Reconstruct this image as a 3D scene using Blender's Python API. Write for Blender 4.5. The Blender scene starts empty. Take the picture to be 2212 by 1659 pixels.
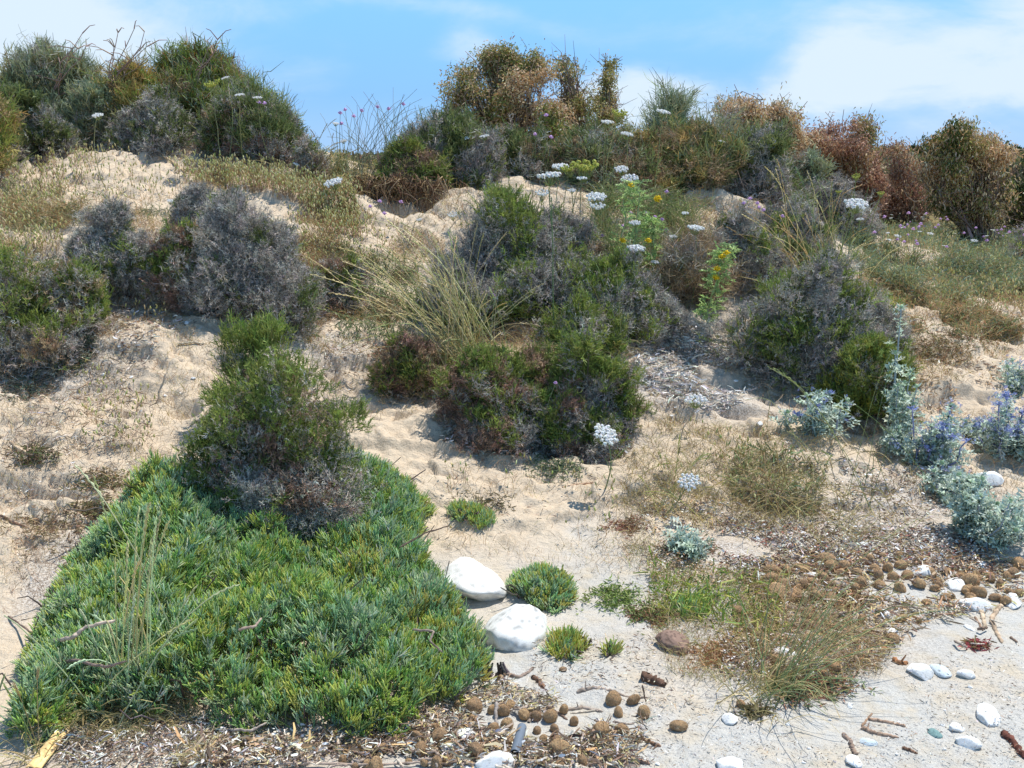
import bpy, math, numpy as np
rng = np.random.default_rng(11)
PI = math.pi
C = bpy.context.scene.collection
sc = bpy.context.scene
# ------------------------------------------------------------------ camera numbers (measured in a 2212 x 1659 frame)
CX, CY, FPX, HOR, EYE = 1106.0, 829.5, 2171.0, 345.0, 1.55
PIT = math.atan((CY-HOR)/FPX); cp, sp = math.cos(PIT), math.sin(PIT)

def ray(px, py):
    """direction with Y component 1"""
    u = (np.asarray(px, float)-CX)/FPX; v = (CY-np.asarray(py, float))/FPX
    yy = cp+v*sp
    return u/yy, (-sp+v*cp)/yy
def at(px, py, Y):
    a, b = ray(px, py)
    return np.array([a*Y, Y, EYE+b*Y])
def sst(a, b, x):
    t = np.clip((x-a)/(b-a), 0, 1); return t*t*(3-2*t)

# ------------------------------------------------------------------ noise
def _h(i, j, k, s):
    n = (i*374761393+j*668265263+k*2147483647+s*974634777) & 0xffffffff
    n = ((n ^ (n >> 13))*1274126177) & 0xffffffff
    n = ((n ^ (n >> 15))*2246822519) & 0xffffffff
    return ((n ^ (n >> 16)) & 0xffff)/65535.0
def vnoise(P, s=0):
    P = np.atleast_1d(np.asarray(P, float)); F = np.floor(P).astype(np.int64); f = P-F; f = f*f*(3-2*f)
    i, j, k = F[..., 0], F[..., 1], F[..., 2]; r = 0
    for a in (0, 1):
        for b in (0, 1):
            for c in (0, 1):
                w = (f[..., 0] if a else 1-f[..., 0])*(f[..., 1] if b else 1-f[..., 1])*(f[..., 2] if c else 1-f[..., 2])
                r = r+w*_h(i+a, j+b, k+c, s)
    return r
def n2(x, y, s, fr):
    return vnoise(np.stack([x*fr, y*fr, np.zeros_like(x)+s*7.3], -1), s)

# ------------------------------------------------------------------ terrain
CTRL = [  # pixel x, pixel y, distance: points of the bare ground
 # beach and right meadow
 (2100,1659,2.34),(2100,1400,2.98),(2150,1250,3.55),(2120,1120,4.05),(2100,1000,4.65),(2110,800,5.9),(2100,650,8.0),(2100,560,11),(2100,500,16),
 (1900,900,5.1),(1880,700,6.4),(1850,560,8.2),(1820,490,9.8),(1950,520,12.0),
 (1650,1659,2.34),(1650,1400,2.98),(1650,1250,3.5),(1650,1100,4.05),(1600,960,4.65),(1560,850,5.15),(1500,750,5.7),(1520,650,6.3),(1500,550,7.1),(1520,480,7.8),(1560,425,8.4),(1650,440,8.7),
 (1106,1659,2.34),(1150,1400,3.0),(1180,1250,3.5),(1150,1120,3.95),(1130,1030,4.35),(1140,975,4.6),(1140,925,4.72),(1150,850,5.0),(1150,740,5.6),(1150,650,6.2),(1150,550,6.9),(1080,480,7.6),(1000,420,8.0),(960,396,8.5),(1150,392,8.7),(1350,404,8.7),
 (800,1659,2.34),(800,1400,3.05),(800,1200,3.72),(850,1050,4.2),(850,940,4.6),(780,850,5.05),(720,780,5.4),(780,680,6.0),(760,600,6.5),(800,500,7.3),(720,420,7.9),(760,385,8.5),
 (500,1659,2.34),(500,1400,3.0),(500,1150,3.8),(500,900,4.6),(500,740,5.35),(480,640,5.9),(480,520,6.7),(480,400,7.7),(500,370,8.2),
 (100,1659,2.34),(60,1450,2.85),(60,1300,3.25),(100,1150,3.65),(200,1000,4.15),(200,880,4.6),(250,780,5.0),(180,700,5.45),(350,700,5.5),(150,560,6.4),(300,460,7.1),(120,440,7.3),(250,380,7.9),(270,312,8.7),(120,340,8.6),
 (-500,1500,2.7),(-500,1100,3.7),(-500,800,5.0),(-500,550,6.4),(-450,400,7.8),
 (2700,1500,2.7),(2700,1100,4.1),(2700,800,6.0),(2600,600,9.3),(2600,510,15),
]
XY = []; ZZ = []
for a, b, Y in CTRL:
    p = at(a, b, Y); XY.append(p[:2]); ZZ.append(p[2])
for x, y, z in [(-2,1.2,-.01),(0,1,-.02),(2,1,-.02),(-5,0,-.02),(5,0,-.04),(0,-3,-.08),(-6,-4,-.1),(6,-4,-.1),
                (-3.6,9.6,1.98),(-2.6,9.8,1.98),(-1.8,9.3,1.6),(-4.6,9.5,1.8),(-3,11.5,1.7),(-5.5,12,1.5),(-1,10,1.25),(0,10,1.28),(1.2,10,1.25),(2.4,10,1.12),(3.2,10,.95),
                (0,13,1.05),(-4,15,1.1),(2,14,.95),(4,14,.62),(0,18,.8),(-6,19,.8),(5,19,.55),(9,18,.5),(-9,9,1.5),(-9,14,1.2),(-9,20,.8),(9,10,.55),(9,5,.2),(-8,5,.6)]:
    XY.append((x, y)); ZZ.append(z)
XY = np.array(XY); ZZ = np.array(ZZ)
def _phi(r): return np.where(r > 1e-9, r*r*np.log(np.maximum(r, 1e-9)), 0)
n = len(XY); D = np.linalg.norm(XY[:, None]-XY[None], axis=2)
A = np.zeros((n+3, n+3)); A[:n, :n] = _phi(D)+np.eye(n)*.02; A[:n, n] = 1; A[:n, n+1:] = XY; A[n, :n] = 1; A[n+1:, :n] = XY.T
SOL = np.linalg.solve(A, np.concatenate([ZZ, [0, 0, 0]]))
def base_z(x, y):
    x = np.asarray(x, float).ravel(); y = np.asarray(y, float).ravel(); out = np.empty_like(x)
    for s in range(0, len(x), 40000):
        X = x[s:s+40000]; Y = y[s:s+40000]
        r = np.hypot(X[:, None]-XY[None, :, 0], Y[:, None]-XY[None, :, 1])
        out[s:s+40000] = _phi(r)@SOL[:n]+SOL[n]+SOL[n+1]*X+SOL[n+2]*Y
    return out
PITS = []  # eroded hollows: x, y, half width, half depth, drop
def _pit(px, py, Y, w, d, dz):
    p = at(px, py, Y); PITS.append((p[0], p[1], w, d, dz))
for q in [(868,452,7.85,.20,.12,.20),(935,440,8.0,.14,.09,.12),(1020,425,8.1,.2,.06,.07),(1620,432,8.5,.15,.06,.08),(1500,440,8.2,.25,.07,.08),
          (235,905,4.5,.10,.07,.07),(270,890,4.6,.05,.05,.06),(700,790,5.3,.09,.05,.05),(640,800,5.25,.05,.04,.03),(1660,850,5.2,.035,.04,.06),(1590,880,5.0,.06,.05,.05),(1750,880,5.1,.05,.05,.06),
          (1240,985,4.60,.17,.07,.11),(1060,980,4.60,.22,.07,.11),(1560,900,4.95,.05,.04,.04),(1620,940,4.75,.05,.03,.05),(1680,830,5.3,.05,.04,.05),
          (390,740,5.35,.12,.04,.04),(430,700,5.55,.15,.05,.06),(60,1190,3.55,.08,.03,.03),(120,1060,3.95,.12,.03,.035),(1900,1060,4.3,.08,.05,.06),(790,870,4.95,.12,.05,.05),(900,930,4.66,.1,.04,.04)]:
    _pit(*q)
def height(x, y):
    sh = np.shape(x); x = np.asarray(x, float).ravel(); y = np.asarray(y, float).ravel()
    rr = np.hypot(x, y-6)
    z = np.zeros_like(x); near = rr < 17
    if near.any(): z[near] = base_z(x[near], y[near])
    far = .55+1.7*sst(60, 230, y)+.5*(n2(x, y, 5, 1/40)-.5)*sst(20, 60, rr)*(y > 0)-.15*sst(10, -10, y)*0
    far = np.where(y < 6, np.minimum(far, .02*np.maximum(y, 0)*2-.02*np.maximum(-y, 0)*.3-.05), far)
    w = sst(11.5, 16.5, rr); z = z*(1-w)+far*w
    dune = sst(.02, .16, z)
    d = (n2(x, y, 1, 1.6)-.5)*.07+(n2(x, y, 2, 4.5)-.5)*.045
    rid = 1-np.abs(n2(x+.2*n2(x, y, 8, 3), y, 3, 7.)*2-1)
    d2 = (rid-.5)*.022+(n2(x, y, 4, 16)-.5)*.020+(n2(x, y, 6, 38)-.5)*.009
    z = z+d*(.12+.88*dune)*(1-.5*w)+d2*(.30+.95*dune)*(1-w)
    q1 = n2(x*.8, y*1.5, 13, 1.9)+.14*n2(x, y, 14, 9); q2 = n2(x, y*1.5, 15, 4.6)+.16*n2(x, y, 16, 19); q3 = n2(x*.8, y*1.7, 18, 3.1)+.12*n2(x, y, 19, 14)
    z = z+((sst(.545, .590, q1)-.5)*.065+(sst(.60, .65, q2)-.5)*.026+(sst(.56, .60, q3)-.5)*.026)*dune*(1-w)*sst(11, 8.6, y)
    for (a, b, ww, dd, dz) in PITS:
        wob = (n2(x, y, 9, 14)-.5)*.5
        u = (x-a)/ww+wob; v = (y-b)/dd+wob
        g = np.exp(-u*u)*np.where(v > 0, np.exp(-(v*2.2)**4), np.exp(-(v*.8)**2))
        z = z-dz*g
    # overhanging bank lip in front of the central shrub mound
    return z.reshape(sh)
GX0, GX1, GY0, GY1, GS = -10., 10., .8, 22., .035
gx = np.arange(GX0, GX1, GS); gy = np.arange(GY0, GY1, GS)
GG = height(*np.meshgrid(gx, gy))
def gz(x, y):
    x = np.asarray(x, float); y = np.asarray(y, float)
    u = np.clip((x-GX0)/GS, 0, len(gx)-1.001); v = np.clip((y-GY0)/GS, 0, len(gy)-1.001)
    i = u.astype(int); j = v.astype(int); a = u-i; b = v-j
    z = GG[j, i]*(1-a)*(1-b)+GG[j, i+1]*a*(1-b)+GG[j+1, i]*(1-a)*b+GG[j+1, i+1]*a*b
    return z
MY = np.exp(np.linspace(math.log(1.9), math.log(21.), 420))
def hit(px, py):
    """where the view ray through each pixel meets the ground"""
    px = np.atleast_1d(np.asarray(px, float)); py = np.atleast_1d(np.asarray(py, float)); out = np.zeros((len(px), 3)); ok = np.zeros(len(px), bool)
    for s in range(0, len(px), 5000):
        a, b = ray(px[s:s+5000], py[s:s+5000])
        X = a[:, None]*MY; Z = EYE+b[:, None]*MY; below = Z <= gz(X, np.broadcast_to(MY, X.shape))
        k = below.argmax(1); o = below.any(1); k = np.where(o, np.maximum(k, 1), len(MY)-1)
        for t in range(1):
            y0 = MY[k-1]; y1 = MY[k]; d0 = EYE+b*y0-gz(a*y0, y0); d1 = EYE+b*y1-gz(a*y1, y1)
            yy = y0+(y1-y0)*np.clip(d0/np.maximum(d0-d1, 1e-9), 0, 1)
        out[s:s+5000] = np.stack([a*yy, yy, gz(a*yy, yy)], -1); ok[s:s+5000] = o
    return out, ok
def hit1(px, py):
    return hit([px], [py])[0][0]
def onground(px, Y):
    a, _ = ray(px, 829.5); x = float(a)*Y
    return np.array([x, Y, float(gz(x, Y))])

# ------------------------------------------------------------------ materials
def lin(c):
    c = np.asarray(c, float)/255.; return np.where(c <= .04045, c/12.92, ((c+.055)/1.055)**2.4)
def mat_attr(name, rough=.75, transl=0., bump=0., bscale=300, spec=.25, vari=0.):
    m = bpy.data.materials.new(name); m.use_nodes = True; N = m.node_tree; b = N.nodes['Principled BSDF']
    a = N.nodes.new('ShaderNodeAttribute'); a.attribute_name = 'col'; col = a.outputs['Color']
    if vari:
        g = N.nodes.new('ShaderNodeTexCoord'); t = N.nodes.new('ShaderNodeTexNoise'); t.inputs['Scale'].default_value = bscale*.3; t.inputs['Detail'].default_value = 4
        N.links.new(g.outputs['Object'], t.inputs['Vector'])
        r = N.nodes.new('ShaderNodeMapRange'); r.inputs[1].default_value = .3; r.inputs[2].default_value = .7; r.inputs[3].default_value = 1-vari; r.inputs[4].default_value = 1+vari
        N.links.new(t.outputs['Fac'], r.inputs[0])
        v = N.nodes.new('ShaderNodeVectorMath'); v.operation = 'SCALE'; N.links.new(col, v.inputs[0]); N.links.new(r.outputs[0], v.inputs[3]); col = v.outputs[0]
    N.links.new(col, b.inputs['Base Color']); b.inputs['Roughness'].default_value = rough; b.inputs['Specular IOR Level'].default_value = spec
    if bump:
        g = N.nodes.new('ShaderNodeTexCoord'); t = N.nodes.new('ShaderNodeTexNoise'); t.inputs['Scale'].default_value = bscale; t.inputs['Detail'].default_value = 5
        N.links.new(g.outputs['Object'], t.inputs['Vector'])
        u = N.nodes.new('ShaderNodeBump'); u.inputs['Strength'].default_value = bump; u.inputs['Distance'].default_value = .004
        N.links.new(t.outputs['Fac'], u.inputs['Height']); N.links.new(u.outputs[0], b.inputs['Normal'])
    if transl:
        o = N.nodes['Material Output']; mx = N.nodes.new('ShaderNodeMixShader'); tr = N.nodes.new('ShaderNodeBsdfTranslucent')
        N.links.new(col, tr.inputs['Color']); mx.inputs[0].default_value = transl
        N.links.new(b.outputs[0], mx.inputs[1]); N.links.new(tr.outputs[0], mx.inputs[2]); N.links.new(mx.outputs[0], o.inputs['Surface'])
    return m
M_leaf = mat_attr('leaf', .55, .28, spec=.3)
M_succ = mat_attr('succulent_leaf', .45, .36, spec=.4)
M_twig = mat_attr('twig', .85)
M_petal = mat_attr('petal', .8, .2)
M_wood = mat_attr('driftwood', .85, 0, .8, 120, vari=.35)
M_stone = mat_attr('stone', .8, 0, .5, 90, vari=.10)
M_fibre = mat_attr('fibre', .95, 0, 1., 400, vari=.4)
M_plast = mat_attr('plastic', .45, 0, .2, 60, vari=.12)

# ------------------------------------------------------------------ mesh collector
class Acc:
    def __init__(s): s.v = []; s.c = []; s.f = []; s.n = 0
    def add(s, V, F, col):
        V = np.asarray(V, float).reshape(-1, 3); F = np.asarray(F, np.int64)
        if not len(V): return
        col = np.asarray(col, float)
        if col.ndim == 1: col = np.broadcast_to(col, V.shape)
        s.v.append(V); s.c.append(col.reshape(-1, 3)); s.f.append(F+s.n); s.n += len(V)
    def tubes(s, P, R, col, sides=2):
        """P (N,K,3) polylines, R (N,K) or (N,1) radii, col (N,3)"""
        P = np.asarray(P, float); N, K = P.shape[:2]
        if not N: return
        R = np.broadcast_to(np.asarray(R, float), (N, K)); T = np.gradient(P, axis=1); T /= np.linalg.norm(T, axis=2, keepdims=True)+1e-12
        ref = rng.normal(size=(N, 1, 3)); A_ = np.cross(T, ref); A_ /= np.linalg.norm(A_, axis=2, keepdims=True)+1e-12
        if sides == 2:
            V = np.stack([P-A_*R[..., None], P+A_*R[..., None]], 2)
        else:
            B = np.cross(T, A_); an = np.arange(sides)*2*PI/sides
            V = P[:, :, None]+R[..., None, None]*(A_[:, :, None]*np.cos(an)[None, None, :, None]+B[:, :, None]*np.sin(an)[None, None, :, None])
        idx = np.arange(N*K*sides).reshape(N, K, sides); F = []
        for q in range(1 if sides == 2 else sides):
            q2 = (q+1) % sides
            F.append(np.stack([idx[:, :-1, q], idx[:, :-1, q2], idx[:, 1:, q2], idx[:, 1:, q]], -1).reshape(-1, 4))
        col = np.asarray(col, float)
        if col.ndim == 1: col = np.broadcast_to(col, (N, 3))
        if col.ndim == 2: col = np.broadcast_to(col[:, None, None], (N, K, sides, 3))
        else: col = np.broadcast_to(col[:, :, None], (N, K, sides, 3))
        s.add(V, np.concatenate(F), col)
    def stamp(s, TV, TF, pos, X, Y, Z, sc_, col):
        """copy a template (verts TV, quads TF) to N frames; col (N,3) or (N,nv,3)"""
        N = len(pos); nv = len(TV); sc_ = np.broadcast_to(np.asarray(sc_, float).reshape(-1, 1, 1), (N, 1, 1))
        V = pos[:, None]+sc_*(TV[None, :, 0:1]*X[:, None]+TV[None, :, 1:2]*Y[:, None]+TV[None, :, 2:3]*Z[:, None])
        F = (TF[None]+(np.arange(N)*nv)[:, None, None]).reshape(-1, TF.shape[1])
        if col.ndim == 2: col = np.broadcast_to(col[:, None], (N, nv, 3))
        s.add(V, F, col)
    def mesh(s, name, mat, org=(0, 0, 0), smooth=False):
        V = np.concatenate(s.v)-np.asarray(org); c = np.concatenate(s.c)
        me = bpy.data.meshes.new(name); me.vertices.add(len(V)); me.vertices.foreach_set('co', V.astype(np.float32).ravel())
        li = np.concatenate([f.ravel() for f in s.f]); lt = np.concatenate([np.full(len(f), f.shape[1]) for f in s.f])
        me.loops.add(len(li)); me.loops.foreach_set('vertex_index', li.astype(np.int32))
        me.polygons.add(len(lt)); me.polygons.foreach_set('loop_start', np.concatenate([[0], np.cumsum(lt)[:-1]]).astype(np.int32))
        me.polygons.foreach_set('loop_total', lt.astype(np.int32))
        if smooth: me.polygons.foreach_set('use_smooth', np.ones(len(lt), bool))
        at_ = me.color_attributes.new('col', 'FLOAT_COLOR', 'POINT')
        at_.data.foreach_set('color', np.concatenate([c, np.ones((len(c), 1))], 1).astype(np.float32).ravel())
        me.materials.append(mat); me.update(calc_edges=True); return me
def obj(name, me, parent=None, loc=(0, 0, 0), rot=None, scale=None):
    o = bpy.data.objects.new(name, me); C.objects.link(o); o.parent = parent; o.location = loc
    if rot is not None: o.rotation_euler = rot
    if scale is not None: o.scale = scale if hasattr(scale, '__len__') else (scale,)*3
    return o
def tag(o, label, cat, group=None, kind=None):
    if label: o['label'] = label
    if cat: o['category'] = cat
    if group: o['group'] = group
    if kind: o['kind'] = kind
    return o
def thing(name, label, cat, loc, group=None):
    o = bpy.data.objects.new(name, None); C.objects.link(o); o.location = [float(t) for t in loc]; o.empty_display_size = .1
    return tag(o, label, cat, group)
def part(acc, name, mat, parent, smooth=False):
    return obj(name, acc.mesh(name, mat, parent.location, smooth), parent)

def unit(v): return v/(np.linalg.norm(v, axis=-1, keepdims=True)+1e-12)
def pick(pal, N, jit=.15, w=None):
    pal = lin(np.array(pal)); k = rng.choice(len(pal), N, p=w)
    return np.clip(pal[k]*(1+jit*rng.normal(size=(N, 1)))*(1+.05*rng.normal(size=(N, 3))), .002, .95)
def frames(Z, N=None):
    r = unit(rng.normal(size=Z.shape)); X = unit(np.cross(Z, r)); Y = np.cross(Z, X); return X, Y

# palettes (sRGB of the surface itself)
GREY = [(186, 178, 164), (206, 198, 186), (154, 146, 134), (194, 186, 172), (166, 156, 142), (218, 210, 198)]
DGREY = [(156, 152, 144), (178, 172, 164), (130, 126, 118), (194, 186, 176)]
GREEN = [(128, 146, 72), (144, 160, 80), (112, 130, 66), (160, 170, 88), (130, 138, 82)]
DGREEN = [(112, 126, 76), (126, 140, 84), (140, 146, 96), (102, 114, 70)]
BLUEG = [(150,162,130),(166,176,146),(134,146,116),(172,172,124)]
GOLD = [(196,176,108),(208,180,114),(168,160,98),(186,156,100)]
BROWN = [(172, 144, 112), (190, 164, 128), (146, 122, 96), (200, 174, 138)]
RED = [(170, 136, 116), (184, 150, 128), (146, 116, 98)]
STRAW = [(196,178,126),(212,194,142),(178,158,106),(186,172,116)]
GRASSG = [(150,166,104),(136,156,104),(168,178,116),(122,148,104)]
PALES = {'grey': GREY, 'dgrey': DGREY, 'green': GREEN, 'dgreen': DGREEN, 'blueg': BLUEG, 'gold': GOLD, 'brown': BROWN, 'red': RED}

G1 = 'grey and green scrub on the upper slope'
# ------------------------------------------------------------------ shrubs
def sprig_lines(pos, d, L, M, spread=.9, curl=.35):
    """each sprig: a main twig and M side twigs -> (N*(1+M),3,3)"""
    N = len(pos); L = np.broadcast_to(np.asarray(L, float).reshape(-1, 1), (N, 1))
    mid = pos+d*L*.5+rng.normal(size=(N, 3))*L*curl*.25; end = pos+d*L+rng.normal(size=(N, 3))*L*curl*.3
    out = [np.stack([pos, mid, end], 1)]
    for m in range(M):
        t = rng.uniform(.15, .95, (N, 1)); s = np.where(t < .5, pos+(mid-pos)*t*2, mid+(end-mid)*(t-.5)*2)
        dd = unit(d+rng.normal(size=(N, 3))*spread); l = L*rng.uniform(.25, .6, (N, 1))
        a = s+dd*l*.5+rng.normal(size=(N, 3))*l*curl*.3; b = s+unit(dd+d*.3+rng.normal(size=(N, 3))*curl)*l
        out.append(np.stack([s, a, b], 1))
    return np.stack(out, 1).reshape(-1, 3, 3)

def shrub(name, px, base, top, hw, label, pal, greenshare=.35, Y=None, n=5200, depth=.8, flip=0, up=.5, tl=.055, cat='shrub', group='scrubby shrubs on the dune', greens='green', lobes=9, seed=0, wild=.10, gtop=0, fine=1., branches=True):
    """a shrub whose silhouette spans px-hw..px+hw and base..top in the picture; pal names the twig palettes"""
    if group == G1: greenshare *= .8 if greenshare < .8 else 1; n = int(n*1.45); tl *= .82; fine *= .85
    else: n = int(n*1.15)
    b = hit1(px, base) if Y is None else onground(px, Y)
    Y0 = b[1]; k = math.hypot(Y0, EYE-b[2])/FPX; w = hw*k; h = max((base-top)*k, .12)
    if Y is not None:
        h = float(at(px, top, Y0)[2]-b[2]); 
    b = np.array([b[0], Y0+w*depth*.35, 0.]); b[2] = gz(b[0], b[1])-.02
    h = max(float(at(px, top, b[1])[2]-b[2]), .1) if Y is None else h; w = w*1.10
    t = thing(name, label, cat, b, group)
    # lobes of the crown, standing on the real slope
    LC = []; LR = []; nlob = int(lobes*2.3)
    for i in range(nlob):
        a = i*2.39996+rng.normal()*.25; r = math.sqrt((i+.5)/nlob)*rng.uniform(.80, .98); R_ = w*rng.uniform(.13, .33); rr_ = r*(1-R_/w*.6)*(1+.42*(float(vnoise(np.array([[math.cos(a)*1.4, math.sin(a)*1.4, seed*1.7+.3]]), 17)[0])-.5)*2)
        lx = math.cos(a)*rr_*w; ly = math.sin(a)*rr_*w*depth; gl = float(gz(b[0]+lx, b[1]+ly))-b[2]
        tp = gl+(h-gl*.5)*max(.30, (1-.62*r*r))*rng.uniform(.62, 1.05)
        if ly > 0: tp = min(tp, h*1.02)
        LC.append((lx, ly, max(tp-R_*.9, gl+R_*.45))); LR.append(R_)
        if tp-gl > R_*2.4: LC.append((lx*1.06, ly*1.06-.1*w, gl+R_*.5+(tp-gl-R_*2)*.35)); LR.append(R_*1.08)
    LC.append((rng.normal()*w*.2, 0, h-w*.30)); LR.append(w*.30)
    LC = np.array(LC); LR = np.array(LR); nl = len(LR)
    kk = rng.choice(nl, n, p=LR**2/np.sum(LR**2))
    d = unit(rng.normal(size=(n, 3))+np.array([0, -.12, .38])); rad = rng.uniform(.30, 1.0, n)**.45
    rad = rad*(1+.22*(vnoise(d*2.3+kk[:, None]*3.1, seed)-.5)*2)
    hz = np.minimum(1, (h*1.0)/(2.0*LR[kk]))
    P = LC[kk]+d*(LR[kk]*rad)[:, None]*np.stack([np.ones(n), np.ones(n), np.maximum(hz, .55)], 1)
    
    F3 = np.stack([vnoise(P*3.2/max(w, .2)*.5+seed*3.1+e*11, 20+e)-.5 for e in range(3)], -1)*.55+np.stack([vnoise(P*9/max(w, .2)*.5+seed*3.1+e*11, 24+e)-.5 for e in range(3)], -1)*.32
    P = P+F3*w*np.array([1., 1., .75])
    W = P+b; ok = W[:, 2] > gz(W[:, 0], W[:, 1])-.01; P = P[ok]; d = d[ok]; kk = kk[ok]; rad = rad[ok]; W = W[ok]; m = len(P)
    far_ = rng.random(m) < .18; P = P+d*(far_*rng.uniform(.0, .6, m)*LR[kk])[:, None]; W = P+b; dirs = unit(d*.75+np.array([0, 0, up])+rng.normal(size=(m, 3))*.35)
    sc_ = (Y0/5.)**.6*fine
    # colour regions follow clumps of the plant
    nz = vnoise(W*np.array([5.5, 5.5, 5.5])/max(w*2.2, .5)+seed*5.7, 3)*.50+vnoise(W*14, 4)*.26+.24*rng.random(m)+gtop*(P[:, 2]/h-.5)
    isg = nz > np.quantile(nz, 1-greenshare) if greenshare > 0 else np.zeros(m, bool)
    nz2 = vnoise(W*9+seed*2.1, 6)*.75+.25*rng.random(m)
    for g_, nm, mat in ((False, 'dead_twigs' if greenshare < .98 else 'twigs', M_twig), (True, 'foliage', M_leaf)):
        s_ = isg == g_
        if s_.sum() < 30: continue
        Ps, ds = W[s_], dirs[s_]; q = len(Ps); acc = Acc()
        if g_:
            M_ = 8; L = tl*1.15*rng.uniform(.6, 1.35, q)*sc_*(1+wild*rng.exponential(1, q))
            pl = sprig_lines(Ps, unit(ds+np.array([0, 0, .35])), L, M_, .7, .25)
            c = pick(PALES[greens] if isinstance(greens, str) else greens, q, .16); c = np.repeat(c, M_+1, 0)*(1+.12*rng.normal(size=(q*(M_+1), 1)))
            r = np.array([[.0017, .0021, .0008]])*sc_
        else:
            M_ = 8; L = tl*rng.uniform(.6, 1.3, q)*sc_*(1+wild*rng.exponential(1, q))
            pl = sprig_lines(Ps, ds, L, M_, 1.15, .6)
            pals = [PALES[x] for x in pal.split('+')]; z = nz2[s_]; c = pick(pals[0], q, .15)
            for e in range(1, len(pals)):
                sel = z > np.quantile(z, 1-.30*e/(len(pals)-1) if len(pals) > 1 else 1); c[sel] = pick(pals[e], int(sel.sum()), .15)
            c = np.repeat(c, M_+1, 0)*(1+.14*rng.normal(size=(q*(M_+1), 1)))
            r = np.array([[.0012, .0011, .0006]])*sc_
        acc.tubes(pl, r, np.clip(c, .003, .9)); part(acc, nm, mat, t)
    if w > .12:
        q = int(n*.10); a = rng.uniform(0, 2*PI, q); r_ = w*rng.uniform(.55, 1.12, q); X_ = b[0]+np.cos(a)*r_; Y_ = b[1]+np.sin(a)*r_*depth; Wp = np.stack([X_, Y_, gz(X_, Y_)+rng.uniform(0, .04, q)], 1)
        pl = sprig_lines(Wp, unit(rng.normal(size=(q, 3))*np.array([1, 1, .4])+np.array([0, 0, .3])), tl*rng.uniform(.5, 1.2, q)*sc_, 6, 1.1, .6); c = np.repeat(pick(GREY[:3]+BROWN[:2], q, .15), 7, 0)
        acc = Acc(); acc.tubes(pl, np.array([[.0012, .0011, .0006]])*sc_, c); part(acc, 'dry_skirt', M_twig, t)
    if w > .15:
        q = max(30, int(n*.010)); i = rng.integers(0, len(W), q); L_ = w*rng.uniform(.10, .30, (q, 1)); d_ = unit(dirs[i]*.6+rng.normal(size=(q, 3))*.5); tt = np.linspace(0, 1, 7)[None, :, None]
        pl = W[i][:, None]-d_[:, None]*L_[:, None]*.4+d_[:, None]*L_[:, None]*tt+np.cumsum(rng.normal(size=(q, 7, 3))*L_[:, None]*.045, 1)
        acc = Acc(); acc.tubes(pl, np.linspace(.0026, .0010, 7)[None]*sc_, pick([(198,188,174),(170,158,144),(220,212,200)], q, .12), 3)
        o2 = pl[rng.integers(0, q, q*4), rng.integers(2, 7, q*4)]; e_ = unit(rng.normal(size=(q*4, 3)))*w*.05; acc.tubes(np.stack([o2, o2+e_*.5+rng.normal(size=e_.shape)*.006, o2+e_], 1), np.array([[.0014, .0012, .0008]])*sc_, pick([(198,188,174),(170,158,144)], q*4, .12), 2); bacc = acc
    else: bacc = Acc()
    if branches:
        acc = bacc; q = 46; tgt = LC[rng.integers(0, nl, q)]+rng.normal(size=(q, 3))*w*.16+b; org = b+np.stack([rng.normal(size=q)*w*.1, rng.normal(size=q)*w*.1, np.zeros(q)], 1)
        tt = np.linspace(0, 1, 6)[None, :, None]; pl = org[:, None]*(1-tt)+tgt[:, None]*tt
        pl[:, 1:-1] += rng.normal(size=(q, 4, 3))*w*.06; pl[..., 2] += (np.sin(tt*PI)*-.05*h)[..., 0]
        acc.tubes(pl, np.linspace(.006, .0018, 6)[None]*max(sc_, .8), pick([(84,72,66),(110,98,92),(66,54,48)], q), 4); part(acc, 'branches', M_twig, t)
    return t

# ------------------------------------------------------------------ star-edged leaves (sea holly, thistle)
def holly_template(elong=1., spikes=7):
    """spiny lobed leaf: centre rib + zigzag rim with depth; lies along +X, normal +Z"""
    V = []; F = []
    n_ = spikes*2+1
    cx = np.linspace(0, 1, 4)
    V += [(x*.8*elong, 0, -.10*math.sin(x*PI)) for x in cx]
    rim = []
    for i in range(n_):
        a = -2.5+5.0*i/(n_-1); sp_ = i % 2 == 0; r = (.62 if sp_ else .38)*(1+.1*math.cos(a))
        rim.append((.42*elong+math.cos(a)*r*elong*.95, math.sin(a)*r, (.14 if sp_ else .03)*(1 if i % 4 else -.4)+.10*abs(math.sin(a))))
    V += rim
    for i in range(n_-1):
        xm = (rim[i][0]+rim[i+1][0])/2/(.8*elong)*3; c = int(np.clip(round(xm), 0, 3)); F.append((c, 4+i, 4+i+1))
    F.append((0, 4+n_-1, 4)); F.append((0, 1, 4)); F.append((1, 2, 4+n_//2)); 
    edge = np.array([0]*4+[1 if i % 2 == 0 else .45 for i in range(n_)], float)
    return np.array(V), np.array(F), edge
HV, HF, HE = holly_template(); TV_, TF_, TE_ = holly_template(1.7, 9)
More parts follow.
